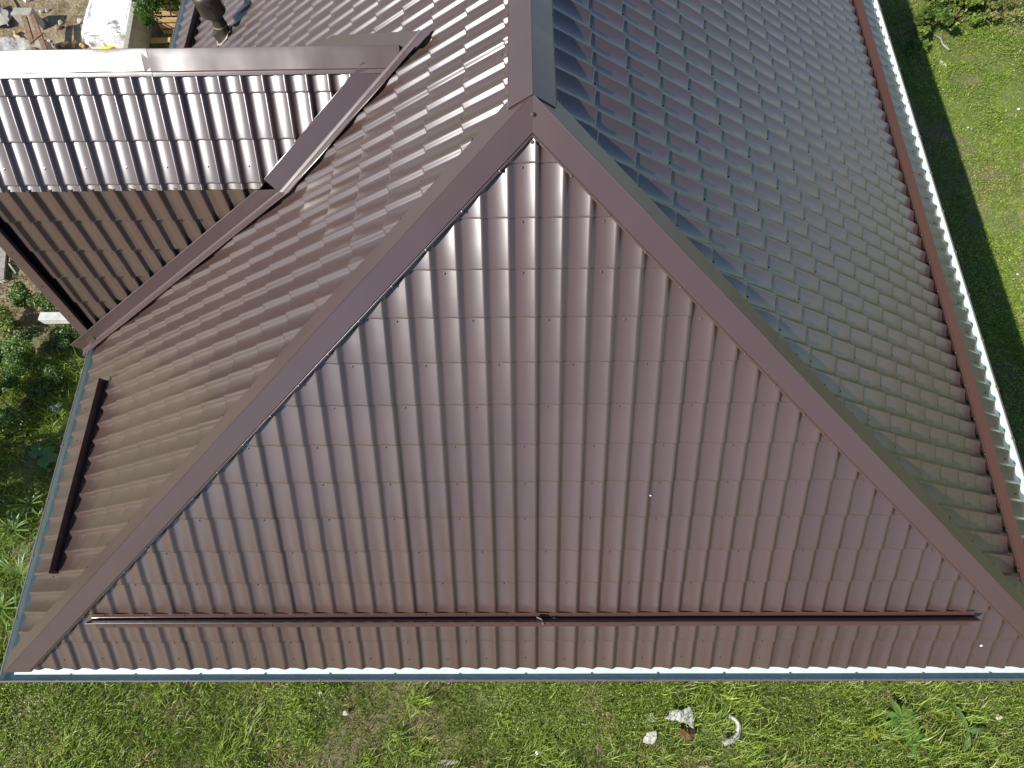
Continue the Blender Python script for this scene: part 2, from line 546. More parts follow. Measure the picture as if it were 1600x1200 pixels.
# ---- ridge and hip caps
def cap_pieces(name, a, b, dA, dB, nA, nB, w, npieces, lift=0.0, lipw=0.022, first=0.0, flare=0.0, clips=(), parent=house, screw_side=True, hA=0.040, tight=1.0, mat='cap'):
    """folded flashing from a (low end) to b; dA/dB point away from the crest in the two planes"""
    bm = bmesh.new()
    d = (b - a)
    L = d.length
    d.normalize()
    bis = (nA + nB).normalized()
    ov = 0.05
    for i in range(npieces):
        s0 = L * i / npieces - (ov if i else 0)
        s1 = L * (i + 1) / npieces
        ends = []
        nseg = 14
        for j in range(nseg + 1):
            t = j / nseg
            s = s0 + (s1 - s0) * t
            c = a + d * s
            hh = lift + 0.0085 * (1 - t) + 0.0012 * math.sin(7.1 * s + i) + 0.0008 * math.sin(17 * s)
            top = c + bis * (0.066 * tight + hh)
            ring = []
            for (dd, nn) in ((dA, nA), (dB, nB)):
                side = [c + dd * w + nn * (hA - 0.010 + hh),
                        c + dd * (w - lipw * 0.55) + nn * (hA - 0.004 + hh),
                        c + dd * (w - lipw * 0.75) + nn * (hA - 0.006 + hh),
                        c + dd * (w - lipw) + nn * (hA + 0.006 + hh)]
                inner = [top + (dd * 0.005) - bis * 0.0008]
                if dd is dA:
                    ring += side + inner + [top + bis * 0.0012]
                else:
                    ring += (side + inner)[::-1]
            ends.append(ring)
        sweep(bm, ends)
    if screw_side:
        for (dd, nn) in ((dA, nA), (dB, nB)):
            s = 0.12
            Rm = Matrix((d, nn.cross(d), nn)).transposed()
            while s < L:
                c = a + d * s + dd * (w - 0.005) + nn * (hA - 0.006 + lift)
                lathe(bm, [(0.0115, 0.0), (0.0115, 0.004), (0.0068, 0.0045), (0.0066, 0.011), (0.003, 0.012)], c, 8, True, Rm)
                s += 0.36
    for co, no in clips:
        clip(bm, co, no)
    return part(name, bm, MT[mat], parent, smooth=False)


def away(line_dir, n, hint):
    v = n.cross(line_dir).normalized()
    return v if v.dot(hint) > 0 else -v


hl = (APEX - CL).normalized()
hr = (APEX - CR).normalized()
cap_pieces('hip_cap', CL - hl * 0.03, APEX + hl * 0.05, away(hl, NL, Vector((-1, 1, 0))), away(hl, NF, Vector((1, -1, 0))), NL, NF, 0.150, 3,
           clips=[(Vector((X0, 0, 0)), Vector((1, 0, 0))), (Vector((0, -0.02, 0)), Vector((0, -1, 0))), (Vector((-W - 0.02, 0, 0)), Vector((-1, 0, 0)))])
cap_pieces('hip_cap', CR - hr * 0.03, APEX + hr * 0.05, away(hr, NR, Vector((1, 1, 0))), away(hr, NF, Vector((-1, -1, 0))), NR, NF, 0.150, 3, lift=0.002,
           clips=[(Vector((X0, 0, 0)), Vector((-1, 0, 0))), (Vector((0, -0.02, 0)), Vector((0, -1, 0))), (Vector((W + 0.02, 0, 0)), Vector((1, 0, 0)))])
hbl = (APEXB - CLB).normalized(); hbr = (APEXB - CRB).normalized(); NB_ = Vector((0, H, D)).normalized()
cap_pieces('hip_cap', CLB, APEXB, away(hbl, NL, Vector((-1, -1, 0))), away(hbl, NB_, Vector((1, 1, 0))), NL, NB_, 0.150, 3)
cap_pieces('hip_cap', CRB, APEXB, away(hbr, NR, Vector((1, -1, 0))), away(hbr, NB_, Vector((-1, 1, 0))), NR, NB_, 0.150, 3)
Yd = Vector((0, 1, 0))
# the ridge cap's front end is cut on the slant like the photograph's
bmr = cap_pieces('ridge_cap', APEX + Vector((0, -0.03, 0)), APEXB + Vector((0, .05, 0)), -VL, -VR, NL, NR, 0.158, 5, lift=0.010)

# apex seam bolts
for yy in (D - 0.055, D - 0.17):
    bm = bmesh.new()
    c = Vector((X0, yy, H - (D - yy) * H / D)) + NF * 0.066
    lathe(bm, [(0.013, -0.004), (0.013, 0.004), (0.009, 0.006), (0.008, 0.013), (0.003, 0.014)], c, 8, True, Matrix((UF, VF, NF)).transposed())
    part('apex_bolt', bm, MT['screw'])


# ---- gutters
GP_IN = [(-0.030, -0.030), (-0.030, -0.076), (0.100, -0.076), (0.100, -0.012)]
GP_OUT = [(0.100, -0.0122), (0.102, -0.006), (0.113, -0.006), (0.115, -0.012), (0.115, -0.018), (0.1035, -0.018), (0.1035, -0.080), (-0.033, -0.080), (-0.033, -0.030), (-0.030, -0.0302)]


def gut_pt(side, o, z, far, jig=0.0):
    if side == 'L':
        return Vector((-W - o, (YB + o) if far else -o, z))
    if side == 'R':
        return Vector((W + o, (YB + o) if far else -o, z))
    if side == 'B':
        return Vector(((W + o) if far else (-W - o), YB + o, z))
    return Vector(((W + o) if far else (-W - o), -o, z))


for side in ('L', 'F', 'R', 'B'):
    lab = None
    bm = bmesh.new()
    n = 14
    for prof, mi in ((GP_IN, 0), (GP_OUT, 1)):
        ends = []
        for j in range(n + 1):
            t = j / n
            wob = 0.0035 * math.sin(5.3 * t * 3 + ord(side)) * (0 if j in (0, n) else 1)
            ends.append([gut_pt(side, o, z, 0).lerp(gut_pt(side, o, z, 1), t) + Vector((0, 0, wob)) for o, z in prof])
        nf = len(bm.faces)
        sweep(bm, ends)
        bm.faces.ensure_lookup_table()
        for f in bm.faces[nf:]:
            f.material_index = mi
    gut = part('gutter', bm, [MT['gutter_in'], MT['gutter_out']])
    if side == 'B':
        continue
    L = 2 * W if side == 'F' else YB
    s = 0.55
    while s < L - 0.2:
        bm = bmesh.new()
        t = s / L
        pts = []
        prof = [(-0.02, -0.026), (0.080, -0.018), (0.104, -0.018), (0.106, -0.040)]
        dirv = (gut_pt(side, 0, 0, 1) - gut_pt(side, 0, 0, 0)).normalized()
        prof = [(0.090, -0.010), (0.094, -0.0015), (0.118, -0.0015), (0.120, -0.025), (0.115, -0.027)]
        ends = [[gut_pt(side, o, z, 0).lerp(gut_pt(side, o, z, 1), t) + dirv * dd for o, z in prof] for dd in (-0.012, 0.012)]
        sweep(bm, ends)
        br = part('bracket', bm, MT['gutter_out'], gut)
        s += 0.62 if side == 'F' else 0.58
# fascia and soffit
bm = bmesh.new()
o0, o1 = -0.045, -0.55
for (a, b_) in (((-0.045, -0.05), (-0.045, -0.26)), ((-0.045, -0.26), (-0.56, -0.26))):
    for side in ('L', 'F', 'R', 'B'):
        q = [gut_pt(side, a[0], a[1], 0), gut_pt(side, a[0], a[1], 1), gut_pt(side, b_[0], b_[1], 1), gut_pt(side, b_[0], b_[1], 0)]
        bm.faces.new([bm.verts.new(p) for p in q])
part('fascia', bm, MT['soffit'])
# walls
bm = bmesh.new()
wx, wy0, wy1 = W - 0.55, 0.55, YB - 0.55
cs = [(-wx, wy0), (wx, wy0), (wx, wy1), (-wx, wy1)]
for i in range(4):
    (xa, ya), (xb, yb) = cs[i], cs[(i + 1) % 4]
    bm.faces.new([bm.verts.new(p) for p in ((xa, ya, GZ), (xb, yb, GZ), (xb, yb, -0.262), (xa, ya, -0.262))])
part('wall', bm, MT['plaster'])


# ---- snow guards (bent plates screwed across the slopes)
def snow_guard(O, U, V, Nn, u0, u1, v, h=0.085, lean=0.012, seed=0, lab=None):
    bm = bmesh.new()
    zb = AMP - 0.0075
    h = 0.092
    prof = [(v + 0.050, zb + 0.001), (v + 0.022, zb + 0.003), (v + 0.018, zb + 0.009), (v + 0.012, zb + 0.012), (v + 0.006, zb + 0.009), (v + 0.003, zb + 0.004), (v + 0.004, zb + 0.011), (v + 0.015, zb + h * 0.5), (v + 0.030, zb + h),
            (v + 0.027, zb + h + 0.002), (v + 0.024, zb + h), (v - 0.070, zb + 0.006), (v - 0.076, zb + 0.003), (v - 0.114, zb + 0.001)]
    n = max(2, int((u1 - u0) / 0.5))
    ends = []
    rs = random.Random(seed)
    for j in range(n + 1):
        u = u0 + (u1 - u0) * j / n
        jj = rs.uniform(-.002, .002)
        ends.append([O + U * u + V * (vv + jj) + Nn * hh for vv, hh in prof])
    sweep(bm, ends)
    Rm = Matrix((U, V, Nn)).transposed()
    u = u0 + 0.12
    while u < u1:
        for vv in (v + 0.036, v - 0.095):
            lathe(bm, [(0.010, 0.0), (0.010, 0.003), (0.0065, 0.0035), (0.006, 0.009), (0.003, 0.0098)], O + U * (u + (0.05 if vv < v else 0)) + V * vv + Nn * (zb + 0.001), 8, True, Rm)
        u += WAVE * 2
    gd = part('snow_guard', bm, MT['guard'], smooth=False)
    return gd


snow_guard(Vector((0, 0, 0)), UF, VF, NF, -4.06, 3.92, 0.665, seed=1)
vg = (4.62 - 4.50)
snow_guard(CL, UL, VL, NL, -2.84, -0.86, 0.60, seed=2)
snow_guard(CL, UL, VL, NL, -12.0, -5.75, 0.60, seed=3)
snow_guard(CR, UR, VR, NR, 0.74, 14.6, 0.66, seed=4)
# a bent offcut of the guard's strip at the joint in the middle
bm = bmesh.new()
c = Vector((0, 0, 0)) + VF * 0.668 + NF * (AMP + SH + 0.0)
pts = [(-0.03, 0.016, .010), (0.012, 0.022, .040), (0.030, 0.000, .065), (0.045, -0.012, .03), (0.14, 0.004, .012)]
ends = [[c + UF * (x + 0.03) + VF * (y + dv) + NF * z for (x, y, z) in pts] for dv in (-0.022, 0.02)]
sweep(bm, ends)
part('bent_strip', bm, MT['gutter_out'])

# ---- steep two-pitch gable on the left
GA, GB, GE = Vector((-0.993, 4.735, 2.735)), Vector((-2.122, 4.042, 1.979)), Vector((-5.242, 3.434, -0.124))
NU, NG = Vector((0, -.737, .676)).normalized(), Vector((0, -.9606, .278)).normalized()
VU, VG = Vector((0, .676, .737)).normalized(), Vector((0, .278, .9606)).normalized()
XE = -5.16                                          # plane of the gable end
XU = Vector((1, 0, 0))
# inset the tile edge from the valley line
dU = (GA - GB).normalized(); dG = (GB - GE).normalized()
aU = away(dU, NU, Vector((-1, 0, 0))); aG = away(dG, NG, Vector((-1, 0, 0)))
O_up = Vector((0, GB.y, GB.z))
WU, WG = 0.1792, 0.1905
up_r, _ = tile_sheet('gable_upper_slope', O_up, XU, VU, -5.02, -0.9, -0.016, 0.985, -3.995 + 0.15 * WU, 0.034,
                     [(GB + aU * 0.185, -aU), (O_up - VU * 0.016, -VU), (O_up + VU * 0.925, VU)], [(-3.995 + (k + .51) * WU, 0.175) for k in range(-6, 12, 2)], step=0.354, base=0.0, seed=8, WAVE=WU, gain=1.12)
lo_r, _ = tile_sheet('gable_lower_slope', O_up, XU, VG, -4.925, -2.0, -2.20, 0.012, -4.459, -0.338 - 0.3518 * 6, [(GE + aG * 0.165, -aG), (O_up + VG * 0.006, VG)],
                     None, step=0.3518, base=-0.014, seed=9, WAVE=WG, gain=1.25)
# far side of the two-pitch gable, mirrored about its ridge
YR, ZR = 4.735, 2.755


def mir(p):
    return Vector((p.x, 2 * YR - p.y, p.z))


bm = bmesh.new()
RL, RR_ = Vector((XE, YR, ZR)), Vector((-0.80, YR, ZR))
Bl, El = Vector((XE, GB.y, GB.z)), Vector((XE, GE.y, GE.z))
for q in ([RL, RR_, mir(GB) + Vector((-.1, 0, 0)), mir(Bl)], [mir(Bl), mir(GB) + Vector((-.1, 0, 0)), mir(GE), mir(El)]):
    bm.faces.new([bm.verts.new(p) for p in q])
part('gable_rear_slope', bm, MT['tile'])
# backing behind the front tiles and the gable end wall
bm = bmesh.new()
bk = Vector((0, 0.05, -0.03))
for q in ([RL + bk, GA + bk, GB + bk, Bl + bk], [Bl + bk, GB + bk, GE + bk, El + bk]):
    bm.faces.new([bm.verts.new(p) for p in q])
part('gable_underlay', bm, MT['under'])
bm = bmesh.new()
xw = -4.98
pts = [Vector((xw, YR, ZR - .06)), Vector((xw, GB.y + .08, GB.z - .05)), Vector((xw, GE.y + .1, GE.z - .1)), Vector((xw, GE.y + .1, GZ))]
pts = pts + [mir(p) for p in pts[::-1][:-1]]
bm.faces.new([bm.verts.new(p) for p in pts])
for s in (0, 1):
    y0 = GE.y + .1
    y0 = y0 if s == 0 else 2 * YR - y0
    bm.faces.new([bm.verts.new(p) for p in ((xw, y0, GZ), (-wx, y0, GZ), (-wx, y0, 0.2), (xw, y0, 0.2))])
part('gable_wall', bm, MT['plaster'])
# ridge cap of the gable
rA, rB = Vector((XE - 0.02, YR, ZR)), Vector((-1.19, YR, ZR - 0.004))
nA_, nB_ = Vector((0, -.69, .72)).normalized(), Vector((0, .69, .72)).normalized()


def gable_ridge():
    bm = bmesh.new()
    d = Vector((1, 0, 0))
    fl = Vector((0, -.745, -.667)).normalized()
    bkd = Vector((0, .70, -.715)).normalized()
    for i, (xa, xb) in enumerate(((XE - .02, -3.09), (-3.14, -1.07))):
        ends = []
        n = 26
        for j in range(n + 1):
            x = xa + (xb - xa) * j / n
            hh = 0.004 * (1 if i == 0 else 0)
            bul = (0.0042 * math.sin(x * 6.1) + 0.0036 * math.sin(x * 13.7 + 1)) * (1.0 if i == 0 else 0.6)
            if i == 1:
                bul += 0.010 * math.exp(-((x - xa) / 0.05) ** 2)
            nrm = Vector((0, -.667, .745))
            top = Vector((x, YR, ZR + 0.041 + hh))
            ring = [top + bkd * 0.16, top + bkd * 0.005, top + Vector((0, 0, .002)), top + fl * 0.005,
                    top + fl * 0.07 + nrm * bul, top + fl * 0.160 + nrm * bul * .4, top + fl * 0.168 - nrm * 0.010, top + fl * 0.176 - nrm * 0.010, top + fl * 0.198 - nrm * 0.007]
            ends.append(ring)
        sweep(bm, ends)
    # closing fold at the inner end
    o = part('gable_ridge_cap', bm, MT['cap'], smooth=True)
    return o


grc = gable_ridge()
me = grc.data
me.set_sharp_from_angle(angle=math.radians(28))


# valley flashings along the two pitches
def valley(name, P0, P1, dirG, nG_, wG, wM, clips=(), ext0=0.0, ext1=0.0, stop=None):
    d = (P1 - P0)
    a = P0 - d.normalized() * ext0
    b_ = P1 + d.normalized() * ext1
    aM = away(d.normalized(), NL, Vector((1, -1, 0)))      # away from the gable over the main slope
    bm = bmesh.new()
    ends = []
    n = 8
    for j in range(n + 1):
        c = a.lerp(b_, j / n)
        w2 = 0.0025 * math.sin(j * 2.1)
        ring = [c + dirG * wG + nG_ * (0.052 + w2), c + dirG * (wG - 0.006) + nG_ * 0.056, c + dirG * 0.030 + nG_ * 0.034,
                c + dirG * 0.006 + nG_ * 0.012 + NL * 0.035, c + aM * 0.008 + NL * 0.066, c + aM * 0.022 + NL * 0.066, c + aM * 0.034 + NL * 0.052,
                c + aM * wM + NL * (0.048 + w2), c + aM * (wM + 0.004) + NL * 0.042]
        ends.append(ring)
    sweep(bm, [e_[:5] for e_ in ends])
    if stop is not None:
        clip(bm, stop, Vector((0, 1, 0)))
    sweep(bm, [e_[4:] for e_ in ends])
    for co, no in clips:
        clip(bm, co, no)
    return part(name, bm, MT['cap'])


bend_n = (VU + VG).normalized()
valley('valley_flashing', GE, GB, aG, NG, 0.185, 0.095, ext0=0.03, ext1=0.12, clips=[(O_up - bend_n * 0.008, bend_n)])
valley('valley_flashing', GB, GA, aU, NU, 0.205, 0.095, ext0=0.12, ext1=0.17, clips=[(O_up - VU * 0.040, -VU)], stop=Vector((0, 4.645, 0)))
# rear valley flashing lying on the main slope behind the gable's ridge
bm = bmesh.new()
mGA = mir(GA)
q0 = [px(0, 0)] * 0
def onL(x, y, h=0.045):
    d = rt * ((x - 800) / 924.0) - up * ((y - 600) / 924.0) + fw
    P0 = CL + NL * h
    t = (P0 - CAM).dot(NL) / d.dot(NL)
    return CAM + d * t
for q in ([onL(652, 73), onL(676, 47), onL(520, 55), onL(478, 80)], [onL(652, 73, .03), onL(478, 80, .03), onL(470, 90, .0), onL(640, 86, .0)]):
    bm.faces.new([bm.verts.new(p) for p in q])
part('rear_valley_flashing', bm, MT['cap'])

# rake board at the gable end (lower pitch and upper pitch)
bm = bmesh.new()
for (Pt, Pb, nn, vv) in ((Vector((0, GB.y, GB.z)), Vector((0, GE.y, GE.z)) - VG * 0.06, NG, VG), (Vector((0, YR, ZR)), Vector((0, GB.y, GB.z)), NU, VU)):
    ends = []
    for t in (0, .25, .5, .75, 1):
        c = Pt.lerp(Pb, t)
        c = Vector((0, c.y, c.z))
        ring = [c + Vector((-5.020, 0, 0)) + nn * 0.012, c + Vector((-5.022, 0, 0)) + nn * 0.046, c + Vector((-5.028, 0, 0)) + nn * 0.050, c + Vector((-5.150, 0, 0)) + nn * 0.046,
                c + Vector((-5.158, 0, 0)) + nn * 0.040, c + Vector((-5.158, 0, 0)) - nn * 0.11]
        ends.append(ring)
    sweep(bm, ends)
    Rm = Matrix((XU, vv, nn)).transposed()
    for t in (.1, .3, .5, .7, .9):
        c = Pt.lerp(Pb, t)
        lathe(bm, [(0.010, 0.0), (0.010, 0.003), (0.006, 0.0035), (0.006, 0.009), (0.003, 0.0098)], Vector((-5.09, c.y, c.z)) + nn * 0.048, 8, True, Rm)
part('rake_board', bm, MT['cap'])
# pale beam that sticks out of the gable wall
bm = bmesh.new()
e0 = px(66, 497, -0.62)
box(bm, ((e0.x - 4.6) / 2, e0.y, -0.62), (abs(e0.x + 4.6), 0.115, 0.115), bevel=0.006)
part('wall_beam', bm, MT['pale_concrete'])

# ---- vent pipe through the left slope
pb = Vector((-3.805, 7.284, 0.845))
vent = link('vent_pipe', bpy.data.meshes.new('vent_pipe'), None, house)
bpy.data.meshes.remove(vent.data) if False else None
bm = bmesh.new()
Rl = Matrix((Vector((0, 1, 0)), VL, NL)).transposed()
lathe(bm, [(0.125, -0.045), (0.125, 0.010), (0.112, 0.030), (0.098, 0.075), (0.088, 0.12)], pb - NL * 0.0 + Vector((0, 0, -.0)), 28, True, Rl)
lathe(bm, [(0.080, 0.02), (0.084, 0.10), (0.084, 0.165), (0.080, 0.170), (0.078, 0.176), (0.078, 0.36)], pb + Vector((0.012, 0, 0.0)), 28)
bm.to_mesh(vent.data); bm.free()
vent.data.materials.append(MT['pipe'])
for p in vent.data.polygons: p.use_smooth = True
vent.data.set_sharp_from_angle(angle=math.radians(40))
vent.location = HOFF
bm = bmesh.new()
lathe(bm, [(0.125, 0.330), (0.152, 0.336), (0.156, 0.352), (0.156, 0.50), (0.162, 0.51), (0.162, 0.56), (0.130, 0.60), (0.06, 0.625), (0.0, 0.63)], pb + Vector((0.012, 0, 0)), 32, False)
hood = bm_obj('hood', bm, MT['pipe'], vent, True)
hood.data.set_sharp_from_angle(angle=math.radians(40))
bm = bmesh.new()
ring = []
nn = 40
for i in range(nn):
    a = 2 * math.pi * i / nn
    ring.append((a, 0.125, 0.150 + 0.012 * math.sin(5 * a) + 0.008 * math.sin(11 * a + 1)))
va = [bm.verts.new(pb + Rl @ Vector((math.cos(a) * r0, math.sin(a) * r0, 0.024))) for a, r0, r1 in ring]
vb = [bm.verts.new(pb + Rl @ Vector((math.cos(a) * r1, math.sin(a) * r1, 0.020 + 0.006 * math.sin(7 * a)))) for a, r0, r1 in ring]
for i in range(nn):
    j = (i + 1) % nn
    bm.faces.new((va[i], va[j], vb[j], vb[i]))
bm_obj('sealing_collar', bm, MT['foil'], vent, True)
bm = bmesh.new()
lathe(bm, [(0.0855, 0.160), (0.0865, 0.163), (0.0865, 0.169), (0.0855, 0.172)], pb + Vector((0.012, 0, 0)), 28, False)
bm_obj('clamp_band', bm, MT['foil'], vent, True)


# ------------------------------------------------------------------ greenery
def vnoise(x, y, s, seed):
    r = np.random.default_rng(seed)
    Nn = 64
    tab = r.random((Nn, Nn))
    X, Y = x / s, y / s
    xi, yi = np.floor(X).astype(int), np.floor(Y).astype(int)
    fx, fy = X - xi, Y - yi
    fx, fy = fx * fx * (3 - 2 * fx), fy * fy * (3 - 2 * fy)
    g = lambda a, b_: tab[a % Nn, b_ % Nn]
    return (g(xi, yi) * (1 - fx) + g(xi + 1, yi) * fx) * (1 - fy) + (g(xi, yi + 1) * (1 - fx) + g(xi + 1, yi + 1) * fx) * fy


def fbm(x, y, s, seed):
    return 0.55 * vnoise(x, y, s, seed) + 0.3 * vnoise(x, y, s * .43, seed + 1) + 0.15 * vnoise(x, y, s * .17, seed + 2)


HSX0, HSX1, HSY0, HSY1 = -4.4, 4.4, 0.6, 15.0


def blades(name, x, y, z, length, width, az, lean, col, mat, label, curve=0.6):
    """bent blades: five points, three faces each"""
    n = len(x)
    ca, sa = np.cos(az), np.sin(az)
    cl, sl = np.cos(lean), np.sin(lean)
    l2 = np.minimum(lean + curve, 1.62)
    c2, s2 = np.cos(l2), np.sin(l2)
    B = np.stack([x, y, z], 1)
    d1 = np.stack([ca * sl, sa * sl, cl], 1)
    d2 = np.stack([ca * s2, sa * s2, c2], 1)
    tw = rng.normal(0, 0.5, n)
    sd = np.stack([-sa * np.cos(tw), ca * np.cos(tw), np.sin(tw)], 1)
    m = B + d1 * (length * .5)[:, None]
    t = m + d2 * (length * .5)[:, None]
    w = (width * .5)[:, None]
    V = np.empty((n, 5, 3), dtype=np.float32)
    V[:, 0] = B - sd * w * .8; V[:, 1] = B + sd * w * .8
    V[:, 2] = m - sd * w; V[:, 3] = m + sd * w
    V[:, 4] = t
    idx = np.arange(n)[:, None] * 5
    F = np.concatenate([idx + np.array([[0, 1, 3, 2]]), idx + np.array([[2, 3, 4]])], 1)   # 7 loops per blade
    fs = np.tile(np.array([4, 3]), n)
    C = np.repeat(col[:, None, :], 5, 1).reshape(-1, 3)
    o = np_obj(name, V.reshape(-1, 3), F.ravel(), fs, mat, None, C)
    return tag(o, label, 'grass', kind='stuff')


def leaves_np(c, nrm_up, size, aspect, col, tilt=0.7):
    """diamond/oval leaves of six points around centres c; returns arrays"""
    n = len(c)
    az = rng.uniform(0, 2 * np.pi, n)
    ti = np.abs(rng.normal(0, tilt, n))
    ca, sa = np.cos(az), np.sin(az)
    ax = np.stack([ca * np.cos(ti), sa * np.cos(ti), np.sin(ti) * rng.choice([-1, 1], n)], 1)
    ro = rng.normal(0, tilt * .7, n)
    sd = np.stack([-sa * np.cos(ro), ca * np.cos(ro), np.sin(ro)], 1)
    s = size[:, None]
    w = s * aspect
    V = np.empty((n, 6, 3), dtype=np.float32)
    V[:, 0] = c - ax * s * .5
    V[:, 1] = c - ax * s * .18 + sd * w * .5
    V[:, 2] = c + ax * s * .22 + sd * w * .42
    V[:, 3] = c + ax * s * .5
    V[:, 4] = c + ax * s * .22 - sd * w * .42
    V[:, 5] = c - ax * s * .18 - sd * w * .5
    mid = np.array([0, 0, -1.0]) * (s * .06)
    V[:, 0] += mid; V[:, 3] += mid
    F = (np.arange(n)[:, None] * 6 + np.array([[0, 1, 2, 3, 0, 3, 4, 5]])).ravel()
    fs = np.full(n * 2, 4)
    C = np.repeat(col[:, None, :], 6, 1).reshape(-1, 3)
    return V.reshape(-1, 3), F, fs, C


def palette(n, base, spread, cols):
    """blend palette rows at random"""
    cols = np.array(cols)
    i = rng.integers(0, len(cols), n)
    j = rng.integers(0, len(cols), n)
    t = rng.random(n)[:, None]
    c = cols[i] * t + cols[j] * (1 - t)
    return np.clip(c * rng.normal(1, spread, n)[:, None], 0.004, 0.9)


GREEN = [(0.180, 0.270, 0.026), (0.235, 0.320, 0.036), (0.125, 0.210, 0.022), (0.280, 0.345, 0.056)]
DRY = [(0.34, 0.27, 0.13), (0.28, 0.21, 0.10), (0.42, 0.35, 0.20), (0.22, 0.17, 0.08)]
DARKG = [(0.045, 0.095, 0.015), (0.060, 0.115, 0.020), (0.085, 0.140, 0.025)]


def scatter(n, x0, x1, y0, y1):
    x = rng.uniform(x0, x1, n); y = rng.uniform(y0, y1, n)
    k = ~((x > HSX0) & (x < HSX1) & (y > HSY0) & (y < HSY1))
    return x[k], y[k]


def field(name, n, x0, x1, y0, y1, label, clump=0.5, lmin=.07, lmax=.20, dry=0.35, wid=(.005, .011), drift=None, dens_seed=1, bare=0.30, green=GREEN, flat=False):
    nc = n // 14
    cx, cy = scatter(nc, x0, x1, y0, y1)
    pd = fbm(cx, cy, 0.9, dens_seed)
    keep = pd > bare
    cx, cy = cx[keep], cy[keep]
    nb = 14
    k = len(cx)
    spread = rng.uniform(.03, .11, k)
    x = (cx[:, None] + rng.normal(0, 1, (k, nb)) * spread[:, None]).ravel()
    y = (cy[:, None] + rng.normal(0, 1, (k, nb)) * spread[:, None]).ravel()
    tall = np.repeat(np.clip(fbm(cx, cy, 0.6, dens_seed + 9) * 1.6, .45, 1.4), nb)
    L = rng.uniform(lmin, lmax, k * nb) * tall
    az = np.repeat(rng.uniform(0, 2 * np.pi, k), nb) + rng.normal(0, 1.1, k * nb)
    if drift is not None:
        m = rng.random(k * nb) < 0.6
        az[m] = drift + rng.normal(0, .55, m.sum())
    lean = np.clip(rng.normal(.75, .32, k * nb), .05, 1.45)
    if flat:
        lean = rng.uniform(1.2, 1.5, k * nb)
    w = rng.uniform(wid[0], wid[1], k * nb)
    dn = fbm(x, y, 0.75, dens_seed + 20)
    isdry = rng.random(k * nb) < np.clip((dn - (0.72 - dry)) * 4.0, 0.05, 0.9)
    col = palette(k * nb, None, .16, green)
    col2 = palette(k * nb, None, .18, DRY)
    col[isdry] = col2[isdry]
    br = np.repeat(np.clip(rng.normal(1, .18, k), .55, 1.5), nb)
    col *= br[:, None] * 1.12
    return blades(name, x, y, np.full(len(x), GZ - .005), L, w, az, lean, col, MT['grass'], label)


DEEP = [(0.135, 0.195, 0.022), (0.185, 0.245, 0.032), (0.090, 0.145, 0.018), (0.23, 0.26, 0.055)]
LUSH = [(0.215, 0.300, 0.036), (0.270, 0.345, 0.050), (0.150, 0.250, 0.030), (0.32, 0.37, 0.085)]
field('front_lawn_grass', 210000, -8.8, 8.0, -2.7, 1.0, 'short green and straw-coloured grass in front of the front gutter', dens_seed=31, dry=.18, lmin=.06, lmax=.15, bare=-1, green=DEEP)
field('front_tall_grass', 60000, -8.8, 8.0, -2.7, 1.0, 'long arching green grass blades standing in tufts below the front eave', dens_seed=37, drift=0.75, dry=.06, lmin=.14, lmax=.34, bare=.40, wid=(.006, .013), green=LUSH)
field('front_straw', 16000, -8.8, 8.0, -2.7, 0.9, 'flattened dry straw in patches of the front lawn', dens_seed=43, dry=.75, lmin=.10, lmax=.26, bare=.56, wid=(.004, .008), flat=True)
field('right_lawn_grass', 190000, 5.0, 12.8, 0.6, 15.0, 'short bright green lawn to the right of the house, partly in its shadow', dens_seed=51, drift=0.5, dry=.16, lmin=.04, lmax=.12, bare=.20, green=GREEN)
field('right_tall_grass', 40000, 5.0, 12.8, 0.6, 15.0, 'longer grass tufts scattered in the right-hand lawn', dens_seed=57, dry=.10, lmin=.10, lmax=.24, bare=.52, wid=(.006, .012), green=LUSH)
field('right_straw', 22000, 6.5, 12.8, 0.6, 15.0, 'flattened dry straw in patches of the right-hand lawn', dens_seed=63, dry=.75, lmin=.10, lmax=.24, bare=.56, wid=(.004, .008), flat=True)
field('left_yard_grass', 30000, -9.8, -4.6, -0.6, 4.6, 'tall reedy green grass growing beside the left gutter', dens_seed=71, dry=.14, lmin=.14, lmax=.42, wid=(.007, .016), bare=.38, green=GREEN)
field('dry_yard_grass', 20000, -14.5, -7.4, 10.5, 16.5, 'sparse dry grass on the littered ground behind the gable', dens_seed=91, dry=.68, lmin=.03, lmax=.10, bare=.30)
field('thin_side_grass', 12000, -12.0, -5.4, 4.6, 9.0, 'thin grass and dead stalks on bare ground beside the gable end', dens_seed=111, dry=.42, lmin=.06, lmax=.22, bare=.42)


field('outer_front_grass', 60000, -12.5, 14.0, -7.5, -2.4, 'rougher grass running on towards the garden trees in front', dens_seed=131, dry=.24, lmin=.08, lmax=.22, bare=.12, wid=(.009, .018), green=DEEP)
field('outer_side_grass', 50000, 12.4, 18.5, -4.0, 18.0, 'rough grass further out beyond the right-hand lawn', dens_seed=141, dry=.22, lmin=.08, lmax=.20, bare=.12, wid=(.009, .018), green=GREEN)


p_ = px(48, 1115)
field('corner_straw', 5200, p_.x - .55, p_.x + .45, p_.y - .30, p_.y + .35, 'patch of flattened straw below the left roof corner', dens_seed=151, dry=.95, lmin=.08, lmax=.24, bare=.20, wid=(.004, .009), flat=True)


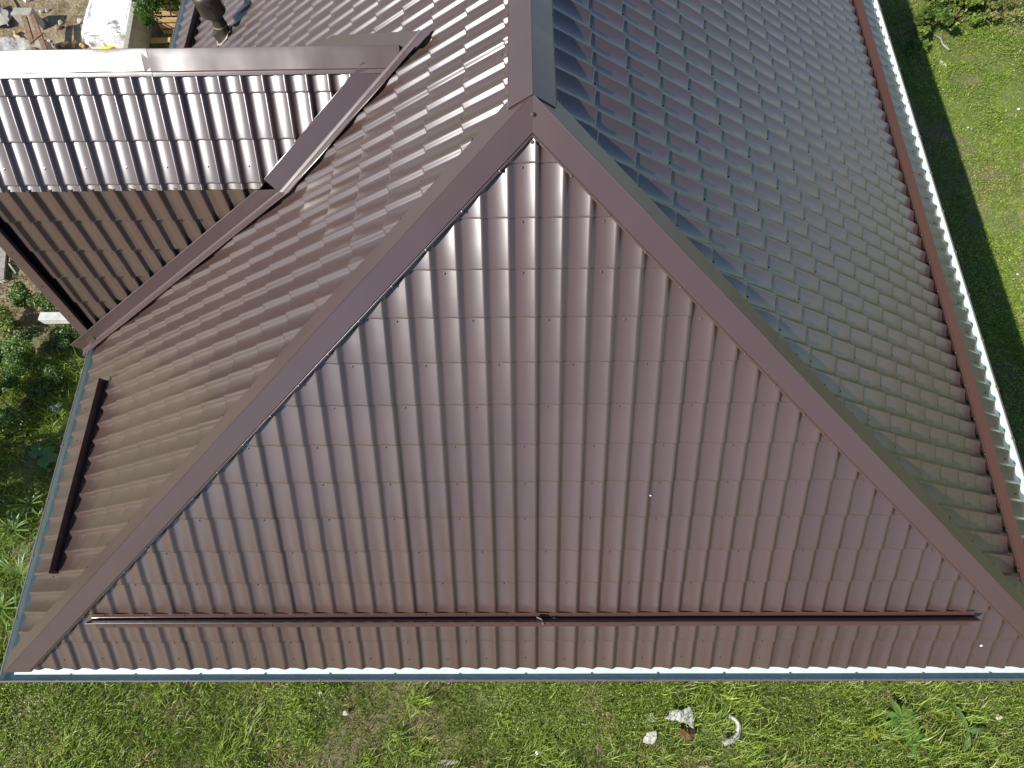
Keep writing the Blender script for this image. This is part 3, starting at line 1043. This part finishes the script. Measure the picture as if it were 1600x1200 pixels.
def weeds(name, n, x0, x1, y0, y1, label, size=(.018, .045), seed=5, thr=.5, hmax=.16, cols=GREEN):
    x, y = scatter(n, x0, x1, y0, y1)
    d = fbm(x, y, .8, seed)
    k = d > thr
    x, y, d = x[k], y[k], d[k]
    z = GZ + rng.random(len(x)) ** .7 * hmax * np.clip((d - thr) * 6, .2, 1.2)
    s = rng.uniform(size[0], size[1], len(x))
    col = palette(len(x), None, .18, cols)
    V, F, fs, C = leaves_np(np.stack([x, y, z], 1), None, s, .62, col, .55)
    o = np_obj(name, V, F, fs, MT['leaf'], None, C)
    return tag(o, label, 'weeds', kind='stuff')


weeds('lawn_weeds', 190000, 5.2, 12.4, 0.6, 15.0, 'small round-leaved weeds thick in the right-hand lawn', seed=201, thr=.40, hmax=.15, size=(.014, .038), cols=[(0.20, 0.30, 0.032), (0.26, 0.36, 0.045), (0.13, 0.22, 0.024), (0.31, 0.39, 0.06)])
weeds('front_weeds', 150000, -8.6, 7.8, -2.6, 0.6, 'feathery low weeds among the grass below the front eave', seed=221, thr=.40, hmax=.20, size=(.010, .026), cols=[(0.21, 0.29, 0.035), (0.27, 0.34, 0.05), (0.14, 0.22, 0.026)])
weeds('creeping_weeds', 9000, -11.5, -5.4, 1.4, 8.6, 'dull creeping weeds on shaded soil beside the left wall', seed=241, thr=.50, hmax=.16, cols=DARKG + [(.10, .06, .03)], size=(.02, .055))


def shrub(name, c, rx, ry, h, nleaf, size, label, cat='shrub', group=None, cols=GREEN, nst=7, aspect=.6, clumps=14, tilt=.6):
    e = empty(name, (c[0], c[1], GZ), label, cat, group)
    cc = rng.normal(0, 1, (clumps, 3))
    cc /= np.linalg.norm(cc, axis=1)[:, None]
    cc *= rng.random(clumps)[:, None] ** .5
    cc = cc * np.array([rx, ry, h * .42]) * .8 + np.array([0, 0, h * .55])
    k = rng.integers(0, clumps, nleaf)
    rad = rng.uniform(.16, .34, clumps)[k][:, None]
    off = rng.normal(0, 1, (nleaf, 3))
    off /= np.linalg.norm(off, axis=1)[:, None]
    p = cc[k] + off * rad * np.array([rx, ry, h * .6]) * (rng.random(nleaf)[:, None] ** .4)
    p[:, 2] = np.clip(p[:, 2], .02, None)
    shade = np.clip(rng.normal(1, .16, clumps), .6, 1.4)[k][:, None]
    col = palette(nleaf, None, .15, cols) * shade
    V, F, fs, C = leaves_np(p, None, rng.uniform(size[0], size[1], nleaf), aspect, col, tilt)
    np_obj('foliage', V, F, fs, MT['leaf'], e, C)
    bm = bmesh.new()
    for i in range(nst):
        q = Vector(cc[i % clumps])
        a = Vector((random.uniform(-.06, .06), random.uniform(-.06, .06), -0.03))
        midp = a.lerp(q, .5) + Vector((0, 0, .08 * h))
        ends = []
        for pt, r in ((a, .012 + .006 * h), (midp, .009 + .003 * h), (q, .004)):
            ends.append([pt + Vector((math.cos(t) * r, math.sin(t) * r, 0)) for t in (0, 1.257, 2.513, 3.77, 5.027)])
        sweep(bm, ends, True)
    bm_obj('stems', bm, MT['bark'], e, True)
    return e


SG = 'low leafy bushes beside the left wall'
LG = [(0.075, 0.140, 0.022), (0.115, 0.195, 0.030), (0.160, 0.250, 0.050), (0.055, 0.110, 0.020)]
YG = [(0.16, 0.22, 0.04), (0.22, 0.25, 0.05), (0.11, 0.18, 0.03)]
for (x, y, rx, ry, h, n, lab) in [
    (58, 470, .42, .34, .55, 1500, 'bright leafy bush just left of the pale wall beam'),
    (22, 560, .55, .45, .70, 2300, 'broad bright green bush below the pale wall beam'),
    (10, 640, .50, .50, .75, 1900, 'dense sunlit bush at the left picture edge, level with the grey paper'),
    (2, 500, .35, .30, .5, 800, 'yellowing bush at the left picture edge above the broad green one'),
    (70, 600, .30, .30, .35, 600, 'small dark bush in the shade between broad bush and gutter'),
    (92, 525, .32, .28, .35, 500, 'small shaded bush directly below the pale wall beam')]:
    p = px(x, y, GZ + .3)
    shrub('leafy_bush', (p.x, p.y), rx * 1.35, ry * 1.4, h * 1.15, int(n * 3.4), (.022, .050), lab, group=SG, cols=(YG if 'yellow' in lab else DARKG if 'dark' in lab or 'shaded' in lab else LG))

for (x, y, rx, ry, h, n, s0, lab, cols) in [
    (1450, 30, .55, .70, .8, 1500, .07, 'broad-leaved weedy bush beside the house shadow, left of its group', YG + LG),
    (1505, 14, .75, .60, .9, 1700, .08, 'large yellow-green bush at the top edge of the lawn', YG),
    (1432, 62, .30, .30, .4, 500, .05, 'low bush on the very edge of the house shadow', LG),
    (1570, 12, .75, .65, .6, 1300, .06, 'straw-tinted bush in the top right corner of the lawn', YG + DRY[:2])]:
    p = px(x, y, GZ + .3)
    shrub('lawn_bush', (p.x, p.y), rx, ry, h, n, (s0 * .6, s0 * 1.3), lab, group='bushes at the far end of the lawn', cols=cols)

p = px(238, 18, GZ + .5)
shrub('climbing_bush', (p.x + .25, p.y), .62, .95, 1.35, 3800, (.04, .08), 'dark green climbing bush hanging over the concrete yard wall', cols=[(0.05, 0.105, 0.02), (0.075, 0.145, 0.025), (0.10, 0.18, 0.03)])
p = px(205, 8, GZ + .4)
shrub('leafy_bush', (p.x - .25, p.y + .35), .30, .55, .7, 1300, (.04, .08), 'bright bush between the white wrapped bundle and the concrete yard wall', group=SG, cols=LG)


def rosette(name, c, n, L, w, label, cat='plant', col=(0.10, 0.19, 0.03), droop=.9, rise=.5):
    e = empty(name, (c.x, c.y, GZ), label, cat)
    for i in range(n):
        a = 2 * math.pi * i / n + random.uniform(-.25, .25)
        l = L * random.uniform(.7, 1.1)
        r = Vector((math.cos(a), math.sin(a), 0)); s = Vector((-r.y, r.x, 0))
        V, C = [], []
        seg = 7
        for j in range(seg + 1):
            t = j / seg
            ww = w * (math.sin(math.pi * min(1, t * .93 + .05)) ** .8) * .5 + .003
            z = .09 + l * (rise * t - droop * .55 * t * t)
            for q, dz in ((-1, .018), (0, 0), (1, .018)):
                V.append(r * (l * t * .92) + s * (ww * q * (1 + .1 * math.sin(9 * t + i))) + Vector((0, 0, z + dz * ww * 18)))
                C.append([k * random.uniform(.9, 1.15) for k in col])
        F = []
        for j in range(seg):
            for q in (0, 1):
                k = j * 3 + q
                F += [k, k + 1, k + 4, k + 3]
        np_obj('leaf', np.array([list(v) for v in V]), np.array(F), np.full(seg * 2, 4), MT['leaf'], e, np.array(C), smooth=True)
    return e


rosette('dock_plant', px(1402, 1122), 9, .30, .085, 'pale green dock rosette with long pointed leaves in the front lawn', col=(0.15, 0.25, 0.05))
rosette('dock_plant', px(1420, 1150), 7, .24, .06, 'darker ragged rosette just below the pale green dock', col=(0.10, 0.21, 0.03))
rosette('dock_plant', px(1505, 1140), 3, .36, .07, 'three long blade-like leaves lying right of the dock rosette', col=(0.15, 0.23, 0.07), rise=.3)
rosette('yellow_weed', px(1356, 1142), 6, .11, .05, 'small yellow-leaved weed left of the dock rosette', col=(0.32, 0.36, 0.03))
rosette('burdock', px(66, 706), 3, .19, .17, 'burdock with a few round pale leaves in the shade, below the grey paper', col=(0.10, 0.20, 0.06), rise=.35)
rosette('burdock', px(80, 716), 4, .20, .18, 'burdock with large round leaves close beside the left gutter', col=(0.12, 0.23, 0.07), rise=.35)
for (x, y, n, L, lab) in [(30, 830, 11, .5, 'tall reed tuft with broad blades at the left edge'), (42, 900, 9, .55, 'reed tuft with long arching blades next to the gutter, lowest of the reeds'),
                          (55, 790, 9, .42, 'reed tuft close to the gutter, highest of the reeds'), (12, 950, 10, .5, 'dark reed tuft left of the roof corner')]:
    rosette('reed_tuft', px(x, y), n * 2, L * .85, .017, lab, cat='reeds', col=(0.13, 0.22, 0.04), rise=.9, droop=.9)


# ---- trees standing round the plot (seen only as reflections, and by their shade on the left yard)
def tree(name, c, h, r, nleaf, label, cols, trunk=.16, size=(.07, .13), group='trees standing round the plot', low=.28):
    e = empty(name, (c[0], c[1], GZ), label, 'tree', group)
    bm = bmesh.new()
    ends = []
    for t in (0, .2, .45, .7, .95):
        rr = trunk * (1 - t * .85)
        ends.append([Vector((math.cos(a) * rr + .1 * math.sin(3 * t + c[0]), math.sin(a) * rr, h * t)) for a in np.linspace(0, 2 * math.pi, 9)[:-1]])
    sweep(bm, ends, True)
    cl = []
    for i in range(22):
        z = h * random.uniform(low, .95)
        k = math.sqrt(max(.08, 1 - ((z / h - .58) / .48) ** 2))
        a = random.uniform(0, 2 * math.pi)
        q = Vector((math.cos(a) * r * k * random.uniform(.3, .95), math.sin(a) * r * k * random.uniform(.3, .95), z))
        cl.append((q, r * random.uniform(.20, .40)))
        s = Vector((0, 0, z * .75))
        ends = []
        for t, rr in ((0, .05), (.5, .03), (1, .012)):
            pt = s.lerp(q, t)
            ends.append([pt + Vector((math.cos(b_) * rr, math.sin(b_) * rr, 0)) for b_ in (0, 1.571, 3.142, 4.712)])
        sweep(bm, ends, True)
    bm_obj('trunk', bm, MT['bark'], e, True)
    cc = np.array([list(q) for q, _ in cl]); rr = np.array([q for _, q in cl])
    k = rng.integers(0, len(cl), nleaf)
    off = rng.normal(0, 1, (nleaf, 3)); off /= np.linalg.norm(off, axis=1)[:, None]
    p = cc[k] + off * rr[k][:, None] * (rng.random(nleaf)[:, None] ** .4)
    col = palette(nleaf, None, .15, cols) * np.clip(rng.normal(1, .15, len(cl)), .6, 1.4)[k][:, None]
    V, F, fs, C = leaves_np(p, None, rng.uniform(size[0], size[1], nleaf), .65, col, .8)
    np_obj('crown', V, F, fs, MT['leaf'], e, C)
    return e


tree('fruit_tree', (-10.05, 1.75), 3.6, 1.05, 4200, 'dense small fruit tree shading the yard left of the house', LG, trunk=.10, group=None)
far = [(12, -24), (-1, -27), (-14, -22), (-19, -15), (-9, -16), (1, -17), (9, -15.5), (18, -17)]
words = ['south', 'far south', 'south-west', 'near south-west corner', 'near south, first in the row', 'near south, middle of the row', 'near south, last in the row', 'near south-east corner']
for (x, y), wd in zip(far, words):
    tree('garden_tree', (x, y), random.uniform(6, 9), random.uniform(2.6, 3.8), 3500, 'broad garden tree beyond the plot, %s' % wd, LG, trunk=.22, size=(.22, .42))

# ------------------------------------------------------------------ rubbish and yard things
def lump(name, c, s, mat, label, cat, group=None, seed=0, rough=.22, rz=0, sub=2, lift=.35):
    bm = bmesh.new()
    bmesh.ops.create_icosphere(bm, subdivisions=sub, radius=.5)
    r = random.Random(seed)
    ph = [r.uniform(0, 6.28) for _ in range(9)]
    for v in bm.verts:
        d = v.co.copy()
        k = 1 + rough * (math.sin(d.x * 7 + ph[0]) * math.sin(d.y * 6 + ph[1]) + .6 * math.sin(d.z * 9 + ph[2] + d.x * 4)) + r.uniform(-rough, rough) * .35
        v.co = Vector((d.x * s[0] * k, d.y * s[1] * k, d.z * s[2] * k))
    o = bm_obj(name, bm, MT[mat])
    o.location = (c.x, c.y, GZ + s[2] * lift)
    o.rotation_euler = (0, 0, rz)
    return tag(o, label, cat, group)


def film(name, outline, mat, label, cat, seed=0, amp=.05, n=22, base=.06):
    """a crumpled sheet with the outline given in metres about its centre"""
    r = random.Random(seed)
    poly = [Vector((x, y, 0)) for x, y in outline]
    c = sum(poly, Vector()) / len(poly)
    bm = bmesh.new()
    m = len(poly)
    ringn = 7
    cen = bm.verts.new((c.x, c.y, 0))
    # resample outline
    pts = []
    for i in range(m):
        a, b_ = poly[i], poly[(i + 1) % m]
        for j in range(4):
            t = j / 4
            pts.append(a.lerp(b_, t) + Vector((r.uniform(-.012, .012), r.uniform(-.012, .012), 0)))
    rings = []
    for k in range(1, ringn + 1):
        rings.append([bm.verts.new(c.lerp(p, k / ringn)) for p in pts])
    for i in range(len(pts)):
        bm.faces.new((cen, rings[0][i], rings[0][(i + 1) % len(pts)]))
    for a, b_ in zip(rings[:-1], rings[1:]):
        for i in range(len(pts)):
            j = (i + 1) % len(pts)
            bm.faces.new((a[i], b_[i], b_[j], a[j]))
    ph = [r.uniform(0, 6.28) for _ in range(6)]
    for v in bm.verts:
        x, y = v.co.x, v.co.y
        v.co.z = base + amp * (math.sin(17 * x + 9 * y + ph[0]) * .5 + math.sin(-11 * x + 23 * y + ph[1]) * .4 + abs(math.sin(31 * x - 13 * y + ph[2])) * .5) + r.uniform(-.3, .3) * amp * .5
    ret = bmesh.ops.extrude_face_region(bm, geom=bm.faces[:])
    for v in [g_ for g_ in ret['geom'] if isinstance(g_, bmesh.types.BMVert)]:
        v.co.z -= .004
    o = bm_obj(name, bm, MT[mat], None, True)
    return tag(o, label, cat)


def place(o, p, z=0.0):
    o.location = (p.x, p.y, GZ + z)
    return o


# front lawn
place(film('plastic_sheet', [(-.22, -.02), (-.10, .10), (.05, .09), (.14, .15), (.19, .0), (.17, -.14), (.08, -.09), (-.05, -.05)], 'dirty_film', 'torn white plastic sheet caught in the front lawn beside rotten wood', 'plastic sheet', 3, .030, base=.12), px(1060, 1118))
lump('rotten_stump', px(1072, 1143), (.22, .19, .22), 'dark_debris', 'dark brown rotten stump below the torn white sheet', 'stump', seed=3, rough=.35)
place(film('plastic_scrap', [(-.10, -.06), (-.05, .06), (.08, .09), (.10, .02), (.02, -.09)], 'dirty_film', 'dull grey plastic scrap half buried left of the rotten stump', 'plastic scrap', 9, .02, base=.09), px(1014, 1150))
place(film('plastic_scrap', [(-.07, -.05), (-.06, .06), (.06, .07), (.08, -.05)], 'dirty_film', 'faint pale plastic scrap left of the torn white sheet', 'plastic scrap', 12, .02, base=.035), px(1015, 1122))
# curved pale strip
bm = bmesh.new()
path = [px(1128, 1160), px(1142, 1153), px(1151, 1146), px(1152, 1132), px(1146, 1122), px(1136, 1116)]
ends = []
for i, p_ in enumerate(path):
    q = path[min(i + 1, len(path) - 1)] - path[max(i - 1, 0)]
    s = Vector((-q.y, q.x, 0)).normalized() * (.045 if i < 4 else .03)
    z = .10 + .02 * math.sin(i * 2.1)
    ends.append([p_ - s + Vector((0, 0, z - .02)), p_ + Vector((0, 0, z + .02)), p_ + s + Vector((0, 0, z - .01)), p_ + Vector((0, 0, z - .03))])
sweep(bm, ends, True)
tag(bm_obj('plastic_strip', bm, MT['dirty_film'], None, True), 'curved pale plastic strip in the front lawn right of the stump', 'plastic strip')
for (x, y, lab, s) in [(499, 1083, 'small white paper bit in the grass below the left half of the gutter', .045), (841, 1176, 'white crumpled scrap in the lawn near the bottom edge, left of centre', .06), (540, 1114, 'buff torn scrap lying in the front lawn', .07), (436, 1165, 'reddish paper scrap near the bottom of the front lawn', .06)]:
    lump('litter_scrap', px(x, y, GZ + .07), (s * 1.3, s, s * .7), 'white_film' if 'white' in lab else 'stone' if 'buff' in lab else 'brick', lab, 'litter', seed=x, sub=2, lift=1.3)
lump('garden_stone', px(1560, 1120), (.10, .07, .05), 'stone', 'buff stone in the front lawn near the right edge', 'stone', seed=31)
lump('garden_stone', px(700, 1190), (.34, .07, .05), 'concrete', 'long flat pale stone at the bottom edge of the front lawn', 'stone', seed=33)
# right lawn
for (x, y, lab) in [(1513, 199, 'small white and blue litter on the sunlit lawn right of the shadow'), (1592, 170, 'tiny white litter at the right edge of the lawn'), (1590, 428, 'tiny blue litter on the lawn right of the dry patch')]:
    lump('litter_scrap', px(x, y, GZ + .07), (.055, .04, .03), 'paper' if 'blue' in lab else 'white_film', lab, 'litter', seed=y, lift=2.2)
lump('garden_stone', px(1472, 100), (.09, .20, .06), 'stone', 'long grey stone on the lawn beside the house shadow', 'stone', seed=41, rz=.5)
# dead twigs on the lawn
def stick(name, a, b_, r, mat, label, cat='stick', group=None, z=.05):
    bm = bmesh.new()
    ends = []
    for t in (0, .3, .6, 1):
        c = a.lerp(b_, t) + Vector((.03 * math.sin(7 * t), .03 * math.cos(5 * t), z + .02 * math.sin(4 * t)))
        ends.append([c + Vector((math.cos(k) * r, math.sin(k) * r * .8, math.sin(k) * r)) for k in (0, 1.05, 2.09, 3.14, 4.19, 5.24)])
    rg = sweep(bm, ends, True)
    bm.faces.new(rg[0]); bm.faces.new(rg[-1][::-1])
    return tag(bm_obj(name, bm, MT[mat], None, True), label, cat, group)


stick('dead_branch', px(1428, 52), px(1446, 36), .022, 'wood_grey', 'forked grey branch at the edge of the house shadow', 'branch', z=.12)
stick('dead_branch', px(1456, 62), px(1478, 84), .016, 'wood_grey', 'thin pale branch lying on the lawn beside the stone', 'branch', z=.10)
# paper in the shaded left yard
bm = bmesh.new()
c = px(91, 641)
for (dx, dy) in ((-.12, .05), (.085, .10), (.115, -.03), (-.06, -.10)):
    pass
qs = [[Vector((-.13, .05, .06)), Vector((-.02, .07, .10)), Vector((-.01, -.01, .075)), Vector((-.09, -.02, .05))],
      [Vector((-.02, .07, .10)), Vector((.09, .11, .07)), Vector((.10, .02, .09)), Vector((-.01, -.01, .075))],
      [Vector((-.09, -.02, .05)), Vector((-.01, -.01, .075)), Vector((.02, -.09, .06)), Vector((-.06, -.10, .05))],
      [Vector((-.01, -.01, .075)), Vector((.10, .02, .09)), Vector((.12, -.05, .05)), Vector((.02, -.09, .06))]]
for q in qs:
    bm.faces.new([bm.verts.new(v) for v in q])
bmesh.ops.remove_doubles(bm, verts=bm.verts[:], dist=.001)
ret = bmesh.ops.extrude_face_region(bm, geom=bm.faces[:])
for v in [g_ for g_ in ret['geom'] if isinstance(g_, bmesh.types.BMVert)]: v.co.z -= .003
o = bm_obj('folded_paper', bm, MT['paper']); place(o, c)
tag(o, 'grey folded paper lying in the shade beside the left gutter', 'paper')
# weathered boards near the gable end
for i, (xa, ya, xb, yb, lab) in enumerate([(4, 372, 1, 432, 'grey weathered board at the left edge, outer of the pair'), (15, 385, 11, 432, 'grey weathered board beside the rake board, inner of the pair')]):
    a, b_ = px(xa, ya), px(xb, yb)
    bm = bmesh.new()
    d = (b_ - a); L = d.length
    Rm = Matrix.Rotation(math.atan2(d.y, d.x), 3, 'Z')
    box(bm, (0, 0, 0), (L + .3, .115, .035), Rm, .004)
    o = bm_obj('old_board', bm, MT['wood_grey']); m_ = (a + b_) / 2
    o.location = (m_.x, m_.y, GZ + .10 + .02 * i)
    tag(o, lab, 'board', 'weathered boards by the gable end')
stick('dead_branch', px(22, 395), px(30, 432), .02, 'wood_grey', 'pale dead stalk lying beside the weathered boards', 'branch', z=.12)
for k, (x, y) in enumerate([(38, 415), (46, 428), (8, 440)]):
    lump('garden_stone', px(x, y), (.13, .10, .07), 'stone', ['grey rubble stone next to the rake board', 'pale rubble stone nearest the gable end', 'grey rubble stone below the weathered boards'][k], 'stone', seed=60 + k)

# littered yard behind the gable
c = px(10, 26)
place(film('concrete_slab', [(-.30, -.42), (-.32, .18), (-.12, .26), (-.02, .10), (.28, -.02), (.22, -.40), (.02, -.46)], 'concrete', 'broken flat concrete slab at the top left corner of the yard', 'slab', 4, .012, base=.12), c)
stick('dead_branch', px(6, 8), px(22, 52), .018, 'wood_grey', 'dark thin branch lying across the broken slab', 'branch', z=.20)
place(film('tarp', [(-.55, -.10), (-.40, .18), (.05, .22), (.38, .10), (.52, -.12), (.2, -.25), (-.3, -.25)], 'tarp', 'crumpled grey cloth lying just behind the gable ridge at far left', 'cloth', 6, .035), px(24, 73))
for (xa, ya, xb, yb, lab) in [(38, 26, 54, 80, 'rusty brown beam leaning in the yard, left of the pair'), (50, 24, 74, 86, 'rusty brown beam leaning in the yard, right of the pair')]:
    a, b_ = px(xa, ya, GZ + .5), px(xb, yb, GZ + .35)
    bm = bmesh.new()
    d = b_ - a
    Rm = d.to_track_quat('X', 'Z').to_matrix()
    box(bm, (0, 0, 0), (d.length, .095, .06), Rm, .006)
    o = bm_obj('timber_beam', bm, MT['wood_brown']); o.location = (a + b_) / 2
    tag(o, lab, 'beam', 'rusty beams in the yard')
a, b_ = px(47, 68, GZ + .62), px(68, 51, GZ + .62)
bm = bmesh.new(); d = b_ - a
box(bm, (0, 0, 0), (d.length, .03, .025), d.to_track_quat('X', 'Z').to_matrix(), .003)
o = bm_obj('wooden_lath', bm, MT['wood_brown']); o.location = (a + b_) / 2
tag(o, 'thin brown lath laid across the two rusty beams', 'lath')
# low trestle stones that carry the beams
for (x, y, lab) in [(45, 30, 'rough grey block under the upper end of the rusty beams'), (66, 80, 'rough grey block under the lower end of the rusty beams')]:
    p_ = px(x, y, GZ + .2)
    bm = bmesh.new(); box(bm, (0, 0, .2), (.42, .2, .40), None, .02)
    o = bm_obj('support_block', bm, MT['concrete']); o.location = (p_.x, p_.y, GZ)
    tag(o, lab, 'block')
for k, (x, y, mt, s, lab) in enumerate([(66, 20, 'stone', .12, 'pale round stone above the rusty beams, left of two'), (75, 18, 'stone', .10, 'pale round stone above the rusty beams, right of two'), (96, 37, 'stone', .12, 'pale square stone beside a red brick'),
                                        (92, 45, 'brick', .15, 'reddish broken brick right of the rusty beams'), (127, 35, 'stone', .15, 'pale square block at the left of the white bundle'), (74, 33, 'stone', .09, 'small grey stone at the right of the rusty beams'),
                                        (77, 66, 'white_film', .09, 'small white rag by the foot of the rusty beams'), (45, 0, 'white_film', .22, 'white litter at the top edge above the beams')]):
    lump('yard_rubble', px(x, y), (s, s * .85, s * .7), mt, lab, 'rubble', seed=80 + k, rough=.14, rz=k)
for k, (xa, ya, xb, yb) in enumerate([(85, 78, 98, 72), (98, 78, 107, 70), (116, 79, 119, 69), (131, 78, 132, 71), (25, 55, 33, 63)]):
    stick('firewood_stick', px(xa, ya), px(xb, yb), .03, 'wood_yellow' if k else 'wood_grey', ['thick pale stick at the left end of the firewood row', 'pale stick second from the left in the firewood row', 'upright-lying pale stick third in the firewood row', 'short pale stick nearest the white bundle', 'thin yellow stick left of the rusty beams'][k], 'stick', 'pale sticks behind the gable ridge', z=.06)

# white wrapped bundle
c = px(170, 36, GZ + .25)
bund = empty('wrapped_bundle', (c.x + .16, c.y + .42, GZ), 'bulky bundle wrapped in white plastic film beside the concrete wall', 'bundle', rz=0.06)
bm = bmesh.new()
box(bm, (0, 0, .28), (1.02, 2.1, .50), None, .10)
bmesh.ops.subdivide_edges(bm, edges=bm.edges[:], cuts=5, use_grid_fill=True)
r_ = random.Random(5)
for v in bm.verts:
    x, y, z = v.co
    v.co += Vector((.018 * math.sin(9 * y + 5 * z), .022 * math.sin(11 * x + 7 * z + 1), .024 * math.sin(7 * x + 3 * y) + .012 * math.sin(19 * y - 8 * x))) + Vector((r_.uniform(-1, 1), r_.uniform(-1, 1), r_.uniform(-1, 1))) * .012
bm_obj('film_wrap', bm, MT['white_film'], bund, True)
bm = bmesh.new()
box(bm, (0.12, -.86, .30), (.74, .32, .44), None, .12)
bmesh.ops.subdivide_edges(bm, edges=bm.edges[:], cuts=4, use_grid_fill=True)
for v in bm.verts:
    x, y, z = v.co
    v.co += Vector((.02 * math.sin(21 * y + 9 * z), .03 * math.sin(23 * x + 11 * z), .03 * math.sin(17 * x + 9 * y))) + Vector((r_.uniform(-1, 1), r_.uniform(-1, 1), r_.uniform(-1, 1))) * .02
bm_obj('crumpled_end', bm, MT['dirty_film'], bund, True)
bm = bmesh.new()
box(bm, (-.06, .72, .555), (.34, .30, .03), Matrix.Rotation(.3, 3, 'Z'), .01)
bm_obj('orange_patch', bm, MT['orange_stain'], bund, True)
p_ = px(147, 71, GZ + .2)
bm = bmesh.new()
lathe(bm, [(.0, .0), (.30, .0), (.32, .03), (.32, .12), (.30, .14), (.0, .15)], (0, 0, 0), 28, False)
o = bm_obj('yellow_tub', bm, MT['yellow'], None, False); o.location = (p_.x + .20, p_.y + .22, GZ + .06)
tag(o, 'yellow round tub with a pink rim under the white bundle', 'tub')
bm = bmesh.new()
lathe(bm, [(.32, .0), (.36, .0), (.36, .05), (.32, .05)], (0, 0, 0), 28, False)
rim = bm_obj('rim', bm, MT['pink'], o, True)

# concrete yard wall
a, b_ = px(198, 80, GZ + .55), px(214, -14, GZ + .55)
bm = bmesh.new()
d = b_ - a
box(bm, (0, 0, 0), (d.length + 1.6, .10, .62), d.to_track_quat('X', 'Z').to_matrix(), .008)
o = bm_obj('yard_wall', bm, MT['concrete']); m_ = (a + b_) / 2
o.location = (m_.x, m_.y, GZ + .29)
tag(o, 'low beige concrete wall between the white bundle and the climbing bush', 'wall')
# wooden crates at the top
c = px(272, 18, GZ + .4)
for i in range(2):
    e = empty('wooden_crate', (c.x - .05 * i, c.y + .1 + .02 * i, GZ + .42 * i), ['lower pale slatted crate standing beside the climbing bush', 'upper pale slatted crate stacked by the climbing bush'][i], 'crate', 'slatted crates beside the bush')
    for (nm, cy_, s) in (('side', -.27, 0), ('side', .27, 0)):
        bm = bmesh.new()
        for z in (.06, .20, .34):
            box(bm, (0, cy_, z), (.80, .02, .10), None, .003)
        bm_obj('side', bm, MT['wood_yellow'], e)
    for cx_ in (-.39, .39):
        bm = bmesh.new()
        for z in (.06, .20, .34):
            box(bm, (cx_, 0, z), (.02, .515, .10), None, .003)
        bm_obj('end', bm, MT['wood_yellow'], e)
    for cx_ in (-.36, .36):
        for cy_ in (-.24, .24):
            bm = bmesh.new(); box(bm, (cx_, cy_, .205), (.035, .035, .40), None, .003)
            bm_obj('corner_post', bm, MT['wood_brown'], e)
    bm = bmesh.new(); box(bm, (0, 0, .012), (.75, .49, .016)); bm_obj('base', bm, MT['wood_brown'], e)
bm = bmesh.new(); box(bm, (0, 0, .02), (.42, .13, .03), Matrix.Rotation(.05, 3, 'Z'), .004)
o = bm_obj('pine_board', bm, MT['wood_yellow']); place(o, px(257, 72), .12)
tag(o, 'short orange pine board lying between bush and left gutter', 'board')

# droppings on the roof
def dropping(O, U, V, Nn, u, v, s, label):
    bm = bmesh.new()
    lathe(bm, [(1.0, 0), (.8, .25), (.4, .4), (.02, .45)], (0, 0, 0), 12, True)
    for v_ in bm.verts:
        v_.co.x *= 1 + .3 * math.sin(5 * v_.co.y + u); v_.co *= s
    o = bm_obj('bird_dropping', bm, MT['white_spot'], None, True)
    o.matrix_world = Matrix.Translation(O + U * u + V * v + Nn * .012) @ Matrix((U, V, Nn)).transposed().to_4x4()
    tag(o, label, 'dropping')


def onF(x, y):
    d = rt * ((x - 800) / 924.0) - up * ((y - 600) / 924.0) + fw
    t = -CAM.dot(NF) / d.dot(NF)
    p_ = CAM + d * t
    return p_.x, p_.dot(VF)


for (x, y, s, lab) in [(1016, 773, .008, 'small white dropping in the middle of the front slope'), (1532, 1007, .013, 'white dropping low on the front slope near its right corner'), (1209, 644, .005, 'tiny white speck high on the right part of the front slope')]:
    u, v = onF(x, y)
    dropping(Vector((0, 0, 0)), UF, VF, NF, u, v, s, lab)
